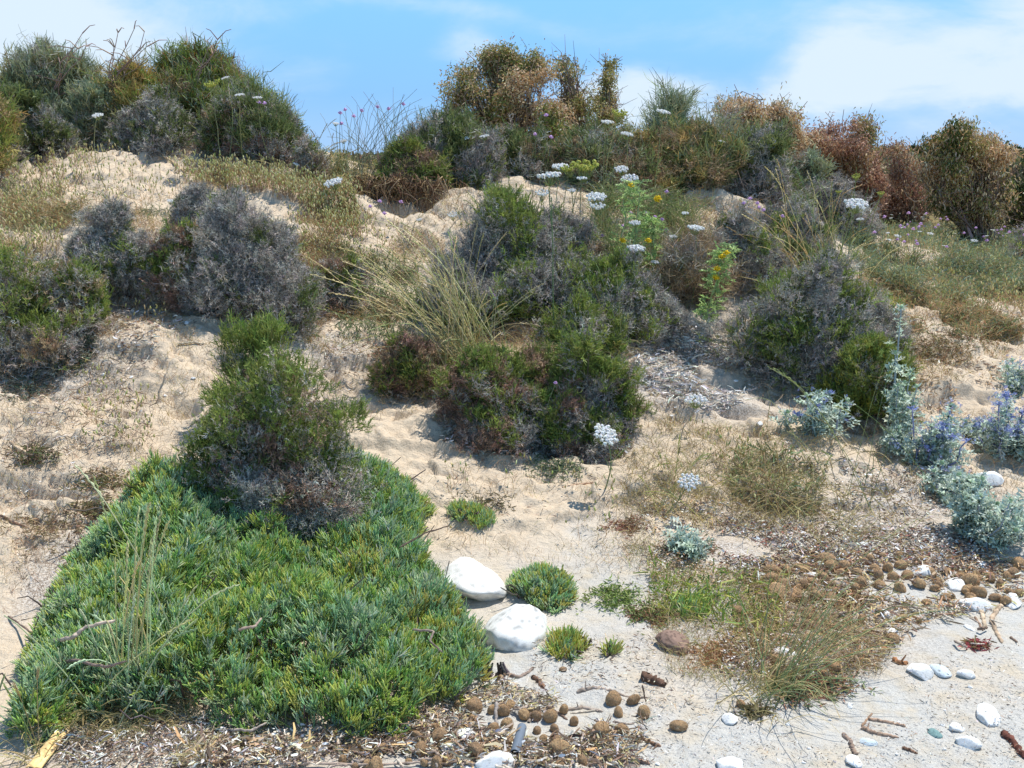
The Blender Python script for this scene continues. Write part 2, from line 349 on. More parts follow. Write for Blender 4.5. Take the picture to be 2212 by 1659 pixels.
# flower head: domed cone ringed by narrow bracts
def head_mesh(name, cdome, cbract, nb=9, brl=1.5, mat=None):
    acc = Acc(); th = np.linspace(.15, PI*.75, 5); ph = np.arange(8)*2*PI/8
    V = np.array([[math.sin(t)*math.cos(p)*.5, math.sin(t)*math.sin(p)*.5, .15+math.cos(t)*.6] for t in th for p in ph])*(1+.12*rng.normal(size=(40, 1)))
    F = [(i*8+j, i*8+(j+1) % 8, (i+1)*8+(j+1) % 8, (i+1)*8+j) for i in range(4) for j in range(8)]+[tuple(range(8))[:4], (0, 4, 5, 6), (0, 6, 7, 0)][:2]
    acc.add(V, np.array(F), pick([cdome], 40, .2))
    a = np.arange(nb)*2*PI/nb+rng.normal(size=nb)*.1; P0 = np.stack([np.cos(a)*.35, np.sin(a)*.35, np.zeros(nb)-.1], 1)
    P1 = np.stack([np.cos(a)*brl*.6, np.sin(a)*brl*.6, np.zeros(nb)+.15], 1); P2 = np.stack([np.cos(a)*brl, np.sin(a)*brl, .35+.15*rng.normal(size=nb)], 1)
    acc.tubes(np.stack([P0, P1, P2], 1), np.array([[.10, .17, .02]]), pick([cbract], nb, .12))
    return acc.mesh(name, mat or M_leaf)
H_pale = head_mesh('flower_head', (176,200,160), (200,214,200)); H_blue = head_mesh('flower_head', (150,160,196), (140,150,214))
H_yel = head_mesh('flower_head', (236,196,40), (244,206,50), 14, 1.1, M_petal); H_pink = head_mesh('flower_head', (206,170,214), (216,180,222), 12, .9, M_petal)

def sea_holly(px, base, top, hw, label, blue=0., Y=None, nleaf=420, nheads=9, pale=0., name='sea_holly', lean=0):
    b = hit1(px, base) if Y is None else onground(px, Y); k = math.hypot(b[1], EYE-b[2])/FPX; w = hw*k; h = (base-top)*k
    if Y is not None: h = float(at(px, top, b[1])[2]-b[2])
    t = thing(name, label, 'sea holly', b, 'sea holly plants at the foot of the dune')
    ns = max(6, int(nheads*1.1)); a = rng.uniform(0, 2*PI, ns); r = rng.uniform(.1, .95, ns)*w; w = w*1.22; h = max(h*(.84 if not pale else 1.1), .5*w); b = np.array([b[0], b[1]+w*.35, 0.]); b[2] = float(gz(b[0], b[1])); t.location = b
    tips = np.stack([b[0]+np.cos(a)*r+lean*w*.5, b[1]+np.sin(a)*r*.95, b[2]+h*rng.uniform(.35, 1., ns)*(1-.3*(r/w)**2)], 1)
    org = b+np.stack([(tips[:, 0]-b[0])*.6+rng.normal(size=ns)*w*.1, (tips[:, 1]-b[1])*.6, np.zeros(ns)], 1); org[:, 2] = gz(org[:, 0], org[:, 1])
    tt = np.linspace(0, 1, 5)[None, :, None]; S = org[:, None]*(1-tt)+tips[:, None]*tt; S[:, 1:4, :2] += rng.normal(size=(ns, 3, 2))*w*.05
    acc = Acc(); sc_ = pick([(176,192,196)] if blue < .5 else [(150,158,200)], ns, .1); acc.tubes(S, np.linspace(.0048, .0028, 5)[None], sc_, 5); part(acc, 'stem', M_leaf, t)
    acc = Acc(); nleaf = int(nleaf*.62); sl = .045+.009*rng.normal(size=nleaf)
    i = rng.integers(0, ns, nleaf); f = rng.beta(1.2, 1.2, nleaf)*4; j = np.minimum(f.astype(int), 3); g = (f-j)[:, None]
    pos = S[i, j]*(1-g)+S[i, j+1]*g; out = unit(rng.normal(size=(nleaf, 3))*np.array([1, 1, .45])+np.array([0, 0, .25])); pos = pos+out*rng.uniform(0, .5, (nleaf, 1))*w*.34
    pos[:, 2] = np.maximum(pos[:, 2], gz(pos[:, 0], pos[:, 1])+.012)
    Z = unit(rng.normal(size=(nleaf, 3))*.55+np.array([0, -.2, 1])); Yv = unit(np.cross(Z, out)); X = np.cross(Yv, Z)
    body = pick([(176,196,166),(190,208,182),(158,180,150),(200,214,190)], nleaf, .12); rimc = lin((226,240,232)) if not pale else lin((222,234,214))
    if pale: body = body*1.25
    col = body[:, None]*(1-HE[None, :, None]*.8)+rimc*HE[None, :, None]*.8
    acc.stamp(HV, HF, pos, X, Yv, Z, np.clip(sl, .024, .065)*(1+.0*w), np.clip(col, 0, .9)); lacc = acc
    for q in range(nheads):
        i = q % ns; p = tips[i]+(0 if q < ns else rng.normal(size=3)*np.array([.03, .03, .02])); bl = rng.random() < blue
        obj('flower_head', H_blue if bl else H_pale, t, p-np.array(t.location), (rng.normal()*.4, rng.normal()*.4, rng.uniform(0, 6)), rng.uniform(.015, .021))
    if blue:  # blue upper bracts
        m_ = int(230*blue); i = rng.integers(0, ns, m_); pos = tips[i]+rng.normal(size=(m_, 3))*np.array([.025, .025, .02]); out = unit(rng.normal(size=(m_, 3)))
        Z = unit(rng.normal(size=(m_, 3))+np.array([0, -.5, .7])); Yv = unit(np.cross(Z, out)); X = np.cross(Yv, Z)
        acc.stamp(HV*np.array([1, .55, 1]), HF, pos, X, Yv, Z, .02, pick([(170,182,228),(152,166,216),(196,206,236)], m_, .1))
    part(lacc, 'leaves', M_leaf, t); return t

# ------------------------------------------------------------------ ground: one sheet out to the horizon
def build_ground():
    fa = np.concatenate([np.linspace(-PI, -.62, 60, endpoint=False), np.linspace(-.62, .62, 760, endpoint=False), np.linspace(.62, PI, 60, endpoint=False)])
    rr = np.concatenate([[.3, .8, 1.4, 1.8], np.exp(np.linspace(math.log(2.05), math.log(10.5), 560)), np.exp(np.linspace(math.log(10.7), math.log(700), 90))])
    Rg, Ag = np.meshgrid(rr, fa, indexing='ij'); X = Rg*np.sin(Ag); Y = Rg*np.cos(Ag); Z = height(X, Y)
    V = np.stack([X, Y, Z], -1).reshape(-1, 3); nr, na = X.shape; idx = np.arange(nr*na).reshape(nr, na); i2 = np.roll(idx, -1, 1)
    F = np.stack([idx[:-1], i2[:-1], i2[1:], idx[1:]], -1).reshape(-1, 4)
    acc = Acc(); x, y, z = V.T
    # channels: r = pale beach sand, g = bleached debris, b = soil under the scrub and meadow
    beach = 1-sst(.005, .075, z+(n2(x, y, 11, 2.2)-.5)*.10+(.10*sst(.2, -1.2, x)))
    deb = np.zeros(len(V))
    for (px, py, wx, wy) in [(1420,760,.45,.30),(1480,840,.5,.25),(1240,970,.35,.12),(330,610,.3,.25),(60,800,.5,.3),(270,640,.2,.3),(700,740,.25,.15),(560,620,.2,.2),(1900,1160,.6,.3),(1750,1150,.4,.25),(2000,1080,.4,.25),(1700,1380,.45,.22),(500,1600,.6,.12),(250,1600,.3,.15),(120,1240,.1,.3),(1540,1200,.25,.15)]:
        p = hit1(px, py); deb = np.maximum(deb, np.exp(-((x-p[0])/wx)**2-((y-p[1])/wy)**2))
    deb = np.clip(deb*1.3, 0, 1); soil = np.clip(sst(9.5, 12, y)+sst(14, 20, np.hypot(x, y)), 0, 1)*sst(2, 6, y)
    acc.v.append(V); acc.c.append(np.stack([beach, deb, soil], 1)); acc.f.append(F); acc.n = len(V)
    rg = np.array([0, 0, 0])
    me = acc.mesh('ground', ground_mat(), rg, True)
    bm_c = len(me.vertices)
    o = obj('ground', me); tag(o, None, None, None, 'structure'); return o

def ground_mat():
    m = bpy.data.materials.new('sand'); m.use_nodes = True; T = m.node_tree; N = T.nodes; L = T.links; b = N['Principled BSDF']
    a = N.new('ShaderNodeAttribute'); a.attribute_name = 'col'; sp_ = N.new('ShaderNodeSeparateColor'); L.new(a.outputs['Color'], sp_.inputs[0])
    g = N.new('ShaderNodeTexCoord')
    def noise(s, d=4, r=.6, mode='n', off=0):
        t = N.new('ShaderNodeTexNoise' if mode == 'n' else 'ShaderNodeTexVoronoi'); t.inputs['Scale'].default_value = s
        if mode == 'n': t.inputs['Detail'].default_value = d; t.inputs['Roughness'].default_value = r
        L.new(g.outputs['Object'], t.inputs['Vector']); return t
    def ramp(fac, stops):
        r = N.new('ShaderNodeValToRGB'); L.new(fac, r.inputs[0]); e = r.color_ramp.elements
        while len(e) < len(stops): e.new(.5)
        for q, (p, c) in enumerate(stops): e[q].position = p; e[q].color = (*lin(c), 1) if hasattr(c, '__len__') else (c, c, c, 1)
        return r.outputs[0]
    def mix(f, A_, B_, mode='MIX'):
        x = N.new('ShaderNodeMix'); x.data_type = 'RGBA'; x.blend_type = mode
        for s_, v in ((x.inputs[0], f), (x.inputs[6], A_), (x.inputs[7], B_)):
            if hasattr(v, 'links'): L.new(v, s_)
            elif hasattr(v, '__len__'): s_.default_value = (*lin(v), 1)
            else: s_.default_value = v
        return x.outputs[2]
    def mr(v, a0, a1, b0=0, b1=1):
        r = N.new('ShaderNodeMapRange'); L.new(v, r.inputs[0]); r.inputs[1].default_value = a0; r.inputs[2].default_value = a1; r.inputs[3].default_value = b0; r.inputs[4].default_value = b1; return r.outputs[0]
    grain = noise(420, 3, .7).outputs['Fac']; fine = noise(70, 5, .65).outputs['Fac']; midn = noise(9, 5, .6).outputs['Fac']; big = noise(1.7, 3, .5).outputs['Fac']
    tan = ramp(fine, [(.25, (190,170,148)), (.5, (215,198,174)), (.75, (225,210,188))]); tan2 = ramp(midn, [(.3, (204,182,155)), (.7, (221,204,180))]); tan = mix(.5, tan, tan2)
    bch = ramp(grain, [(.30, (148,146,142)), (.46, (198,196,190)), (.7, (214,212,206))]); bch = mix(mr(midn, .45, .75), bch, (204,190,166))
    col = mix(sp_.outputs[0], tan, bch)
    dn = noise(120, 4, .75).outputs['Fac']; deb = ramp(dn, [(.36, (96,84,76)), (.46, (176,164,152)), (.56, (214,208,200)), (.7, (236,232,226))])
    col = mix(mr(sp_.outputs[1], .15, .9, 0, .75), col, deb)
    dots = noise(160, 2, .5).outputs['Fac']; col = mix(mr(dots, .66, .70, 0, .55), col, (112,88,70)); 
    sl = ramp(noise(3, 6, .7).outputs['Fac'], [(.3, (78,78,48)), (.5, (128,116,78)), (.7, (150,128,92))]); col = mix(sp_.outputs[2], col, sl)
    L.new(col, b.inputs['Base Color']); b.inputs['Roughness'].default_value = .95; b.inputs['Specular IOR Level'].default_value = .1
    h1 = N.new('ShaderNodeMath'); h1.operation = 'MULTIPLY_ADD'; L.new(fine, h1.inputs[0]); h1.inputs[1].default_value = 1.6; L.new(grain, h1.inputs[2])
    u = N.new('ShaderNodeBump'); u.inputs['Strength'].default_value = .55; u.inputs['Distance'].default_value = .006; L.new(h1.outputs[0], u.inputs['Height'])
    u2 = N.new('ShaderNodeBump'); u2.inputs['Strength'].default_value = .6; u2.inputs['Distance'].default_value = .03; L.new(noise(22, 6, .62).outputs['Fac'], u2.inputs['Height']); L.new(u.outputs[0], u2.inputs['Normal'])
    L.new(u2.outputs[0], b.inputs['Normal']); return m
build_ground()

# ------------------------------------------------------------------ samphire (fleshy green mats)
def inpoly(x, y, P):
    P = np.array(P); c = np.zeros(len(x), bool); j = len(P)-1
    for i in range(len(P)):
        xi, yi = P[i]; xj, yj = P[j]; q = ((yi > y) != (yj > y)) & (x < (xj-xi)*(y-yi)/(yj-yi+1e-12)+xi); c ^= q; j = i
    return c
def edged(x, y, P):
    P = np.array(P); d = np.full(len(x), 1e9)
    for i in range(len(P)):
        a = P[i-1]; b = P[i]; ab = b-a; t = np.clip(((x-a[0])*ab[0]+(y-a[1])*ab[1])/(ab@ab+1e-12), 0, 1); d = np.minimum(d, np.hypot(x-a[0]-t*ab[0], y-a[1]-t*ab[1]))
    return d
SGREEN = [(192, 220, 130), (178, 212, 134), (206, 226, 124), (168, 204, 124), (210, 224, 126), (184, 214, 148)]
SBLUE = [(190, 222, 176), (176, 210, 164), (200, 226, 186)]
SYEL = [(220, 220, 124), (226, 218, 136), (218, 202, 124), (204, 212, 120)]
def samphire(poly_px, label, hmax, nsp, leafL=.034, leafR=.0021, name='samphire', base_edge=.16, loc_px=None):
    W = np.array([hit1(*q)[:2] for q in poly_px]); mn, mx_ = W.min(0), W.max(0); A_ = 0
    cx_, cy_ = W.mean(0); b = np.array([cx_, cy_, float(gz(cx_, cy_))]); t = thing(name, label, 'samphire', b, 'samphire mats on the sand')
    X = rng.uniform(mn[0], mx_[0], nsp*3); Y = rng.uniform(mn[1], mx_[1], nsp*3); ok = inpoly(X, Y, W); X, Y = X[ok], Y[ok]; ed = edged(X, Y, W); ok = ed > base_edge*1.1*(n2(X, Y, 25, 6)*.7+n2(X, Y, 26, 22)*.4-.30); X, Y = X[ok][:nsp], Y[ok][:nsp]
    def Hf(X, Y):
        d = edged(X, Y, W); lump = .42+.75*n2(X, Y, 21, 4.2)+.6*(n2(X, Y, 22, 9)-.5); return hmax*np.clip(1-np.exp(-(d/base_edge)*1.5), 0, 1)*lump+.012
    e = .02; H = Hf(X, Y); gxn = -(Hf(X+e, Y)-H)/e; gyn = -(Hf(X, Y+e)-H)/e; nrm = unit(np.stack([gxn*.9, gyn*.9, np.ones_like(H)], 1))
    lay = rng.uniform(0, 1, len(X))**.32; Zg = gz(X, Y); P = np.stack([X, Y, Zg+np.maximum(H*lay-.03, .0)], 1)
    ax = unit(nrm*.9+np.array([.05, 0, .55])+rng.normal(size=P.shape)*.38)
    M = 9; n_ = len(P); Xf, Yf = frames(ax); acc = Acc()
    nz = n2(X, Y, 31, 3.6)*.4+n2(X, Y, 32, 12)*.25+.35*rng.random(n_); cbase = pick(SGREEN, n_, .12); q = nz > .50; cbase[q] = pick(SBLUE, int(q.sum()), .1); nz = n2(X, Y, 33, 3.4)*.35+n2(X, Y, 34, 15)*.25+.4*rng.random(n_)+.10*sst(.15, -.1, np.abs(X-W[:, 0].max())-.12); q = nz > .70; cbase[q] = pick(SYEL, int(q.sum()), .12)
    # a thin fleshy stalk carries each tuft
    st = np.stack([P-ax*.05+rng.normal(size=P.shape)*.012, P-ax*.02, P+ax*.006], 1); acc.tubes(st, np.array([[.0015, .0018, .002]])*leafR/.0021, cbase*.75, 3)
    for m in range(M):
        az = rng.uniform(0, 2*PI, (n_, 1)); op = rng.uniform(.1, 1.0, (n_, 1)); L_ = leafL*rng.uniform(.5, 1.25, (n_, 1))
        side = Xf*np.cos(az)+Yf*np.sin(az); d0 = unit(ax*np.cos(op)+side*np.sin(op)); d1 = unit(d0+ax*.5+np.array([0, 0, .35])); s0 = P+ax*rng.uniform(-.018, .014, (n_, 1))
        a = s0; b1 = a+d0*L_*.4; c1 = b1+d1*L_*.36; e1 = c1+unit(d1+ax*.3)*L_*.24
        pl = np.stack([a, b1, c1, e1], 1); R = np.array([[.6, 1., 1., .55]])*leafR*rng.uniform(.8, 1.2, (n_, 1))
        c = np.clip(cbase*(1+.16*rng.normal(size=(n_, 1))), .004, .8); tip = c*np.array([1.25, 1.15, .85]); cc = np.stack([c*.95, c, c*1.05, np.clip(tip, 0, .85)], 1)
        acc.tubes(pl, R, cc, 3)
    q = max(5, nsp//60); sp2 = .10*min(1, hmax/.2); i = rng.integers(0, n_, q); A0 = np.stack([X[i], Y[i], Zg[i]], 1); A1 = A0+np.stack([rng.normal(size=q)*sp2, rng.normal(size=q)*sp2, H[i]*.8], 1)
    tt = np.linspace(0, 1, 5)[None, :, None]; pl = A0[:, None]*(1-tt)+A1[:, None]*tt; pl[:, 1:4] += rng.normal(size=(q, 3, 3))*.012
    acc.tubes(pl, np.array([[.004, .0035, .003, .0025, .002]]), pick([(120,108,100),(90,80,74),(140,128,122)], q), 4); part(acc, 'leaves', M_succ, t, True); return t  # woody stems and tuft stalks share this mesh with the fleshy leaves
samphire([(5,1610),(18,1530),(40,1440),(76,1370),(104,1300),(130,1240),(165,1180),(225,1120),(290,1060),(420,1040),(600,1040),(780,1030),(860,1035),(915,1075),(948,1130),(945,1190),(938,1240),(972,1290),(1026,1350),(1078,1420),(1072,1480),(1000,1535),(930,1560),(860,1605),(740,1618),(640,1600),(520,1600),(400,1575),(290,1585),(180,1575),(110,1610),(40,1625)],
         'large fleshy green samphire mat spreading over the sand below the grey and green bush', .27, 12500, .034, .0019, base_edge=.13)
samphire([(1085,1272),(1110,1250),(1170,1240),(1235,1265),(1248,1300),(1200,1325),(1120,1312)], 'rounded dark green samphire tuft just right of the upper white boulder', .105, 620, .03, .002, base_edge=.07)
samphire([(1172,1400),(1200,1370),(1255,1372),(1275,1400),(1240,1430),(1190,1425)], 'loose samphire sprigs right of the speckled lower white boulder', .07, 110, .034, .0019, base_edge=.06)
samphire([(950,1105),(990,1092),(1060,1110),(1078,1140),(1040,1150),(990,1135)], 'yellowish samphire tuft on bare sand above the white boulders', .06, 230, .03, .0018, base_edge=.06)
samphire([(1290,1415),(1315,1395),(1345,1398),(1330,1425)], 'very small samphire seedling on bare sand beside the log stub', .05, 26, .034, .0018, base_edge=.05)
samphire([(1440,1300),(1500,1280),(1545,1300),(1530,1345),(1470,1350)], 'bright green samphire tuft growing in the drift of seaweed balls', .07, 180, .03, .0018, base_edge=.06)
samphire([(1820,660),(1900,640),(1960,660),(1900,690)], 'low glaucous samphire clump behind the tallest sea holly', .10, 120, .05, .003, base_edge=.1)

# ------------------------------------------------------------------ shrubs
G1 = 'grey and green scrub on the upper slope'; G2 = 'dry shrubs along the dune crest'; G3 = 'leafy bushes on the left mound'
# left mound
shrub('leafy_bush', 135, 330, 112, 104, 'blue green leafy bush topping the far left of the mound against the sky', 'grey+brown', .86, 9.5, 6500, .7, up=1., tl=.075, cat='bush', group=G3, greens=BLUEG+[(140,128,84)], seed=1, wild=.15)
shrub('leafy_bush', 325, 310, 158, 62, 'golden yellow bush between the two green tops of the left mound', 'gold+brown+gold', .8, 9.1, 3600, .8, up=.9, tl=.07, cat='bush', group=G3, greens=GOLD+GREEN[:2], seed=2, wild=.2)
shrub('leafy_bush', 465, 310, 128, 84, 'green bush with orange tips on the right top of the left mound', 'brown+gold', .8, 9.3, 5600, .7, up=1., tl=.075, cat='bush', group=G3, greens=BLUEG[:2]+GREEN[:3]+[(150,110,58)], seed=3, wild=.15)
shrub('leafy_bush', 585, 360, 222, 62, 'narrow leaved green bush on the right shoulder of the left mound', 'grey+grey', .6, 9.0, 3000, .7, up=.9, tl=.08, cat='bush', group=G3, greens=BLUEG+GREEN, seed=4, wild=.2)
shrub('leafy_bush', 0, 430, 195, 72, 'yellowish green bush cut by the left edge of the photo', 'brown+gold', .75, 7.7, 4200, .8, up=.8, tl=.06, cat='bush', group=G3, greens=GOLD+GREEN+GREEN, seed=5, wild=.25)
shrub('shrub', 100, 380, 205, 92, 'brown grey shrub with green patches under the blue green bush', 'grey+red+dgrey', .38, 8.5, 6000, .8, seed=6, group=G1, greens='dgreen')
shrub('shrub', 370, 345, 225, 84, 'ash grey shrub above the bare sand chute of the left mound', 'grey+dgrey', .30, 8.6, 5200, .7, seed=7, group=G1, greens='dgreen')
shrub('shrub', 580, 385, 222, 100, 'dark grey and green shrub on the right flank of the left mound', 'dgrey+grey+red', .42, 8.5, 7000, .8, seed=8, group=G1, greens='dgreen')
# middle left
shrub('shrub', 430, 500, 412, 52, 'small charcoal grey shrub just left of the biggest grey cushion', 'dgrey+dgrey', .05, None, 2600, .8, seed=9, group=G1)
shrub('shrub', 550, 690, 418, 122, 'biggest dense charcoal grey cushion shrub on the left slope', 'dgrey+grey', .07, None, 10500, .8, seed=10, group=G1, greens='dgreen', lobes=13)
shrub('shrub', 220, 640, 452, 92, 'grey shrub with dark stems on the slope below the bare sand chute', 'grey+dgrey', .2, None, 5600, .8, seed=11, group=G1)
shrub('shrub', 385, 655, 490, 72, 'patchy green and red brown shrub between two grey shrubs', 'red+grey', .55, None, 3400, .8, seed=12, group=G1)
shrub('shrub', 75, 775, 545, 152, 'wide grey shrub with green top at the left edge of the slope', 'grey+dgrey+brown', .42, None, 10000, .8, seed=13, group=G1, gtop=.25, lobes=13)
shrub('shrub', 735, 665, 570, 62, 'low brown grey shrub right of the biggest grey cushion', 'grey+red', .2, None, 2500, .8, seed=14, group=G1)
# front
shrub('shrub', 560, 1130, 790, 174, 'large bush of green sprays and pale grey twigs rising out of the green mat', 'grey+grey+red', .60, 3.80, 14500, .8, seed=15, group=G1, gtop=.35, tl=.05, lobes=15, fine=.95, wild=.12)
shrub('shrub', 560, 870, 708, 100, 'airy bright green sprays standing up behind the front bush', 'grey+grey', .8, 4.45, 1500, .7, seed=16, group=G1, up=1.5, tl=.07, wild=.3, branches=True)
# centre
shrub('shrub', 1110, 690, 432, 168, 'tall charcoal and green shrub in the middle of the slope', 'dgrey+grey', .36, None, 11500, .8, seed=17, group=G1, lobes=14)
shrub('shrub', 1080, 560, 405, 58, 'fresh green bush peeping over the tall charcoal shrub', 'grey+grey', .9, 6.75, 2600, .8, seed=18, group=G1, up=1.)
shrub('shrub', 1300, 705, 560, 105, 'rounded grey and olive shrub joined to the tall charcoal shrub', 'dgrey+brown+grey', .38, None, 5600, .8, seed=19, group=G1)
shrub('shrub', 1425, 715, 645, 72, 'low flat ash grey shrub above the bleached litter slope', 'grey+dgrey', .05, None, 2600, .7, seed=20, group=G1)
shrub('shrub', 1265, 770, 655, 82, 'small green and ash shrub between the tall charcoal shrub and the hanging one', 'grey+grey', .6, None, 2600, .8, seed=21, group=G1)
shrub('shrub', 1070, 945, 760, 106, 'reddish brown and green shrub hanging over the left of the sand bank', 'red+brown+dgrey', .5, 4.66, 8200, .9, seed=22, group=G1, gtop=.3, lobes=11)
shrub('shrub', 1265, 940, 740, 98, 'dark green and charcoal shrub hanging over the right of the sand bank', 'dgrey+dgrey+red', .5, 4.66, 8200, .9, seed=23, group=G1, gtop=.3, lobes=11)
shrub('shrub', 880, 855, 735, 72, 'small wine brown shrub at the foot of the long grass', 'red+brown', .3, None, 2800, .8, seed=24, group=G1)
shrub('shrub', 1215, 640, 470, 98, 'ash and olive shrub filling the middle behind the tall charcoal shrub', 'dgrey+grey+brown', .3, None, 5200, .8, seed=51, group=G1)
shrub('shrub', 1370, 690, 590, 62, 'small green and grey shrub right of the rounded olive one', 'dgrey+grey', .45, None, 2600, .8, seed=52, group=G1)
shrub('shrub', 985, 700, 560, 62, 'dark green shrub half hidden behind the tall grass tuft', 'dgrey+grey', .6, None, 2600, .8, seed=53, group=G1)
shrub('shrub', 1165, 900, 760, 78, 'low reddish twigged shrub filling between the two hanging shrubs', 'red+grey+brown', .3, 4.8, 3000, .8, seed=54, group=G1)
shrub('shrub', 300, 650, 520, 70, 'grey twiggy shrub with dark gaps leaning down the left slope', 'grey+dgrey', .2, None, 3200, .8, seed=55, group=G1)
shrub('shrub', 470, 610, 440, 60, 'left shoulder of ash grey twigs beside the biggest grey cushion', 'dgrey+grey', .08, None, 2600, .8, seed=56, group=G1)
shrub('shrub', 640, 690, 580, 60, 'drooping ash grey shrub at the right side of the biggest grey cushion', 'grey+dgrey', .08, None, 2600, .8, seed=57, group=G1)
shrub('shrub', 700, 1060, 870, 62, 'pale grey leafless twigs at the right flank of the front bush', 'grey+grey', .12, 3.95, 2400, .8, seed=58, group=G1, fine=.9)
shrub('shrub', 560, 1150, 1015, 130, 'low mop of pale grey twigs lying on the green mat', 'grey+grey', .03, 3.62, 4200, .6, seed=59, group=G1, fine=.9)
shrub('shrub', 1880, 790, 640, 72, 'grey brown shrub behind the tallest sea holly', 'grey+dgrey', .2, None, 3600, .8, seed=60, group=G1)
shrub('shrub', 1700, 540, 440, 70, 'grey green shrub below the right end of the crest', 'dgrey+grey', .3, 7.7, 3200, .8, seed=61, group=G1)
# crest
shrub('shrub', 1230, 400, 300, 66, 'brown tangled shrub on the crest between broad tree and umbels', 'brown+grey', .35, 8.6, 3000, .8, seed=62, group=G2, greens='dgreen')
shrub('shrub', 1400, 400, 300, 70, 'grey brown shrub at the centre of the crest', 'brown+dgrey+gold', .35, 8.5, 3400, .8, seed=63, group=G2, greens='dgreen')
shrub('shrub', 1030, 395, 300, 60, 'ash grey shrub joining the rounded crest shrub to the olive one', 'dgrey+grey', .2, 8.5, 2600, .8, seed=64, group=G2)
shrub('shrub', 235, 310, 200, 50, 'tall grey green shrub between the bushes of the left mound', 'grey+brown', .5, 8.9, 3200, .8, seed=65, group=G3, greens=BLUEG)
shrub('shrub', 690, 400, 300, 34, 'small grey shrub at the right foot of the left mound', 'grey+red', .2, 8.1, 1400, .8, seed=66, group=G1)
shrub('shrub', 950, 400, 255, 102, 'rounded grey green shrub on the crest left of the tree', 'dgrey+red+grey', .45, 8.6, 6800, .8, seed=25, group=G2, greens='dgreen')
shrub('shrub', 900, 440, 330, 62, 'rust tinted shrub hanging over the dark hollow', 'red+brown', .35, 8.2, 2300, .6, seed=26, group=G2)
shrub('shrub', 1130, 395, 278, 82, 'olive and brown shrub on the crest under the tree', 'brown+grey', .6, 8.7, 4600, .8, seed=27, group=G2, greens='dgreen')
shrub('shrub', 1320, 412, 285, 92, 'tangled green and orange shrub behind the white umbels', 'brown+gold+grey', .4, 8.5, 5600, .8, seed=28, group=G2, greens=DGREEN+BLUEG[:2], wild=.3)
shrub('shrub', 1480, 418, 262, 108, 'tangled orange tipped shrub in the middle of the crest', 'brown+dgrey+gold', .35, 8.7, 7600, .8, seed=29, group=G2, greens=DGREEN+DGREEN+GOLD[2:]+BLUEG[:1], wild=.3)
shrub('shrub', 1620, 450, 278, 96, 'dark grey shrub with green top beside the rusty leaved tree', 'dgrey+grey', .4, 8.7, 6200, .8, seed=30, group=G2, greens='dgreen', gtop=.2)
shrub('leafy_bush', 1432, 320, 236, 44, 'little blue green bush poking above the crest right of the tree', 'grey+grey', .95, 9.2, 1500, .8, up=1., tl=.07, cat='bush', group=G2, greens=BLUEG, seed=31, wild=.4)
shrub('shrub', 1790, 490, 395, 68, 'pale grey dead shrub drooping off the right end of the crest', 'dgrey+grey', .05, 8.9, 3200, .8, seed=32, group=G2)
shrub('shrub', 1715, 430, 340, 50, 'small blue green shrub below the rusty red thicket', 'grey+brown', .55, 9.4, 1800, .8, seed=33, group=G2, greens=BLUEG)
shrub('shrub', 1540, 300, 240, 60, 'thin bare twigged shrub against the sky beside the rusty leaved tree', 'dgrey+grey', .3, 9.6, 500, .8, seed=34, group=G2, up=1.2, tl=.09, wild=.15, greens=BLUEG)
# right
shrub('shrub', 1610, 600, 452, 98, 'ash grey shrub under the drooping yellow grass', 'grey+dgrey', .12, None, 5600, .8, seed=35, group=G1)
shrub('shrub', 1765, 815, 575, 152, 'widest ash grey twiggy shrub on the right slope', 'grey+dgrey', .22, None, 12000, .8, seed=36, group=G1, lobes=14, wild=.1)
shrub('shrub', 1690, 640, 530, 75, 'green shrub in the gap above the widest ash grey shrub', 'grey+brown', .75, 6.9, 2800, .8, seed=37, group=G1, greens='dgreen')
shrub('shrub', 1890, 905, 752, 92, 'bright green shrub at the right foot of the widest ash grey shrub', 'grey+brown', .82, None, 5200, .8, seed=38, group=G1, greens=GREEN+[(140,138,56)])
shrub('dead_shrub', 1490, 660, 535, 88, 'brown leafless shrub tangled beside the yellow thistle', 'brown+grey', .03, None, 1700, .8, seed=39, group=G1, tl=.10, wild=.5)
shrub('shrub', 2195, 560, 495, 38, 'small dark shrub at the right edge of the meadow', 'dgrey+brown', .2, 10.5, 1300, .8, seed=40, group=G1)

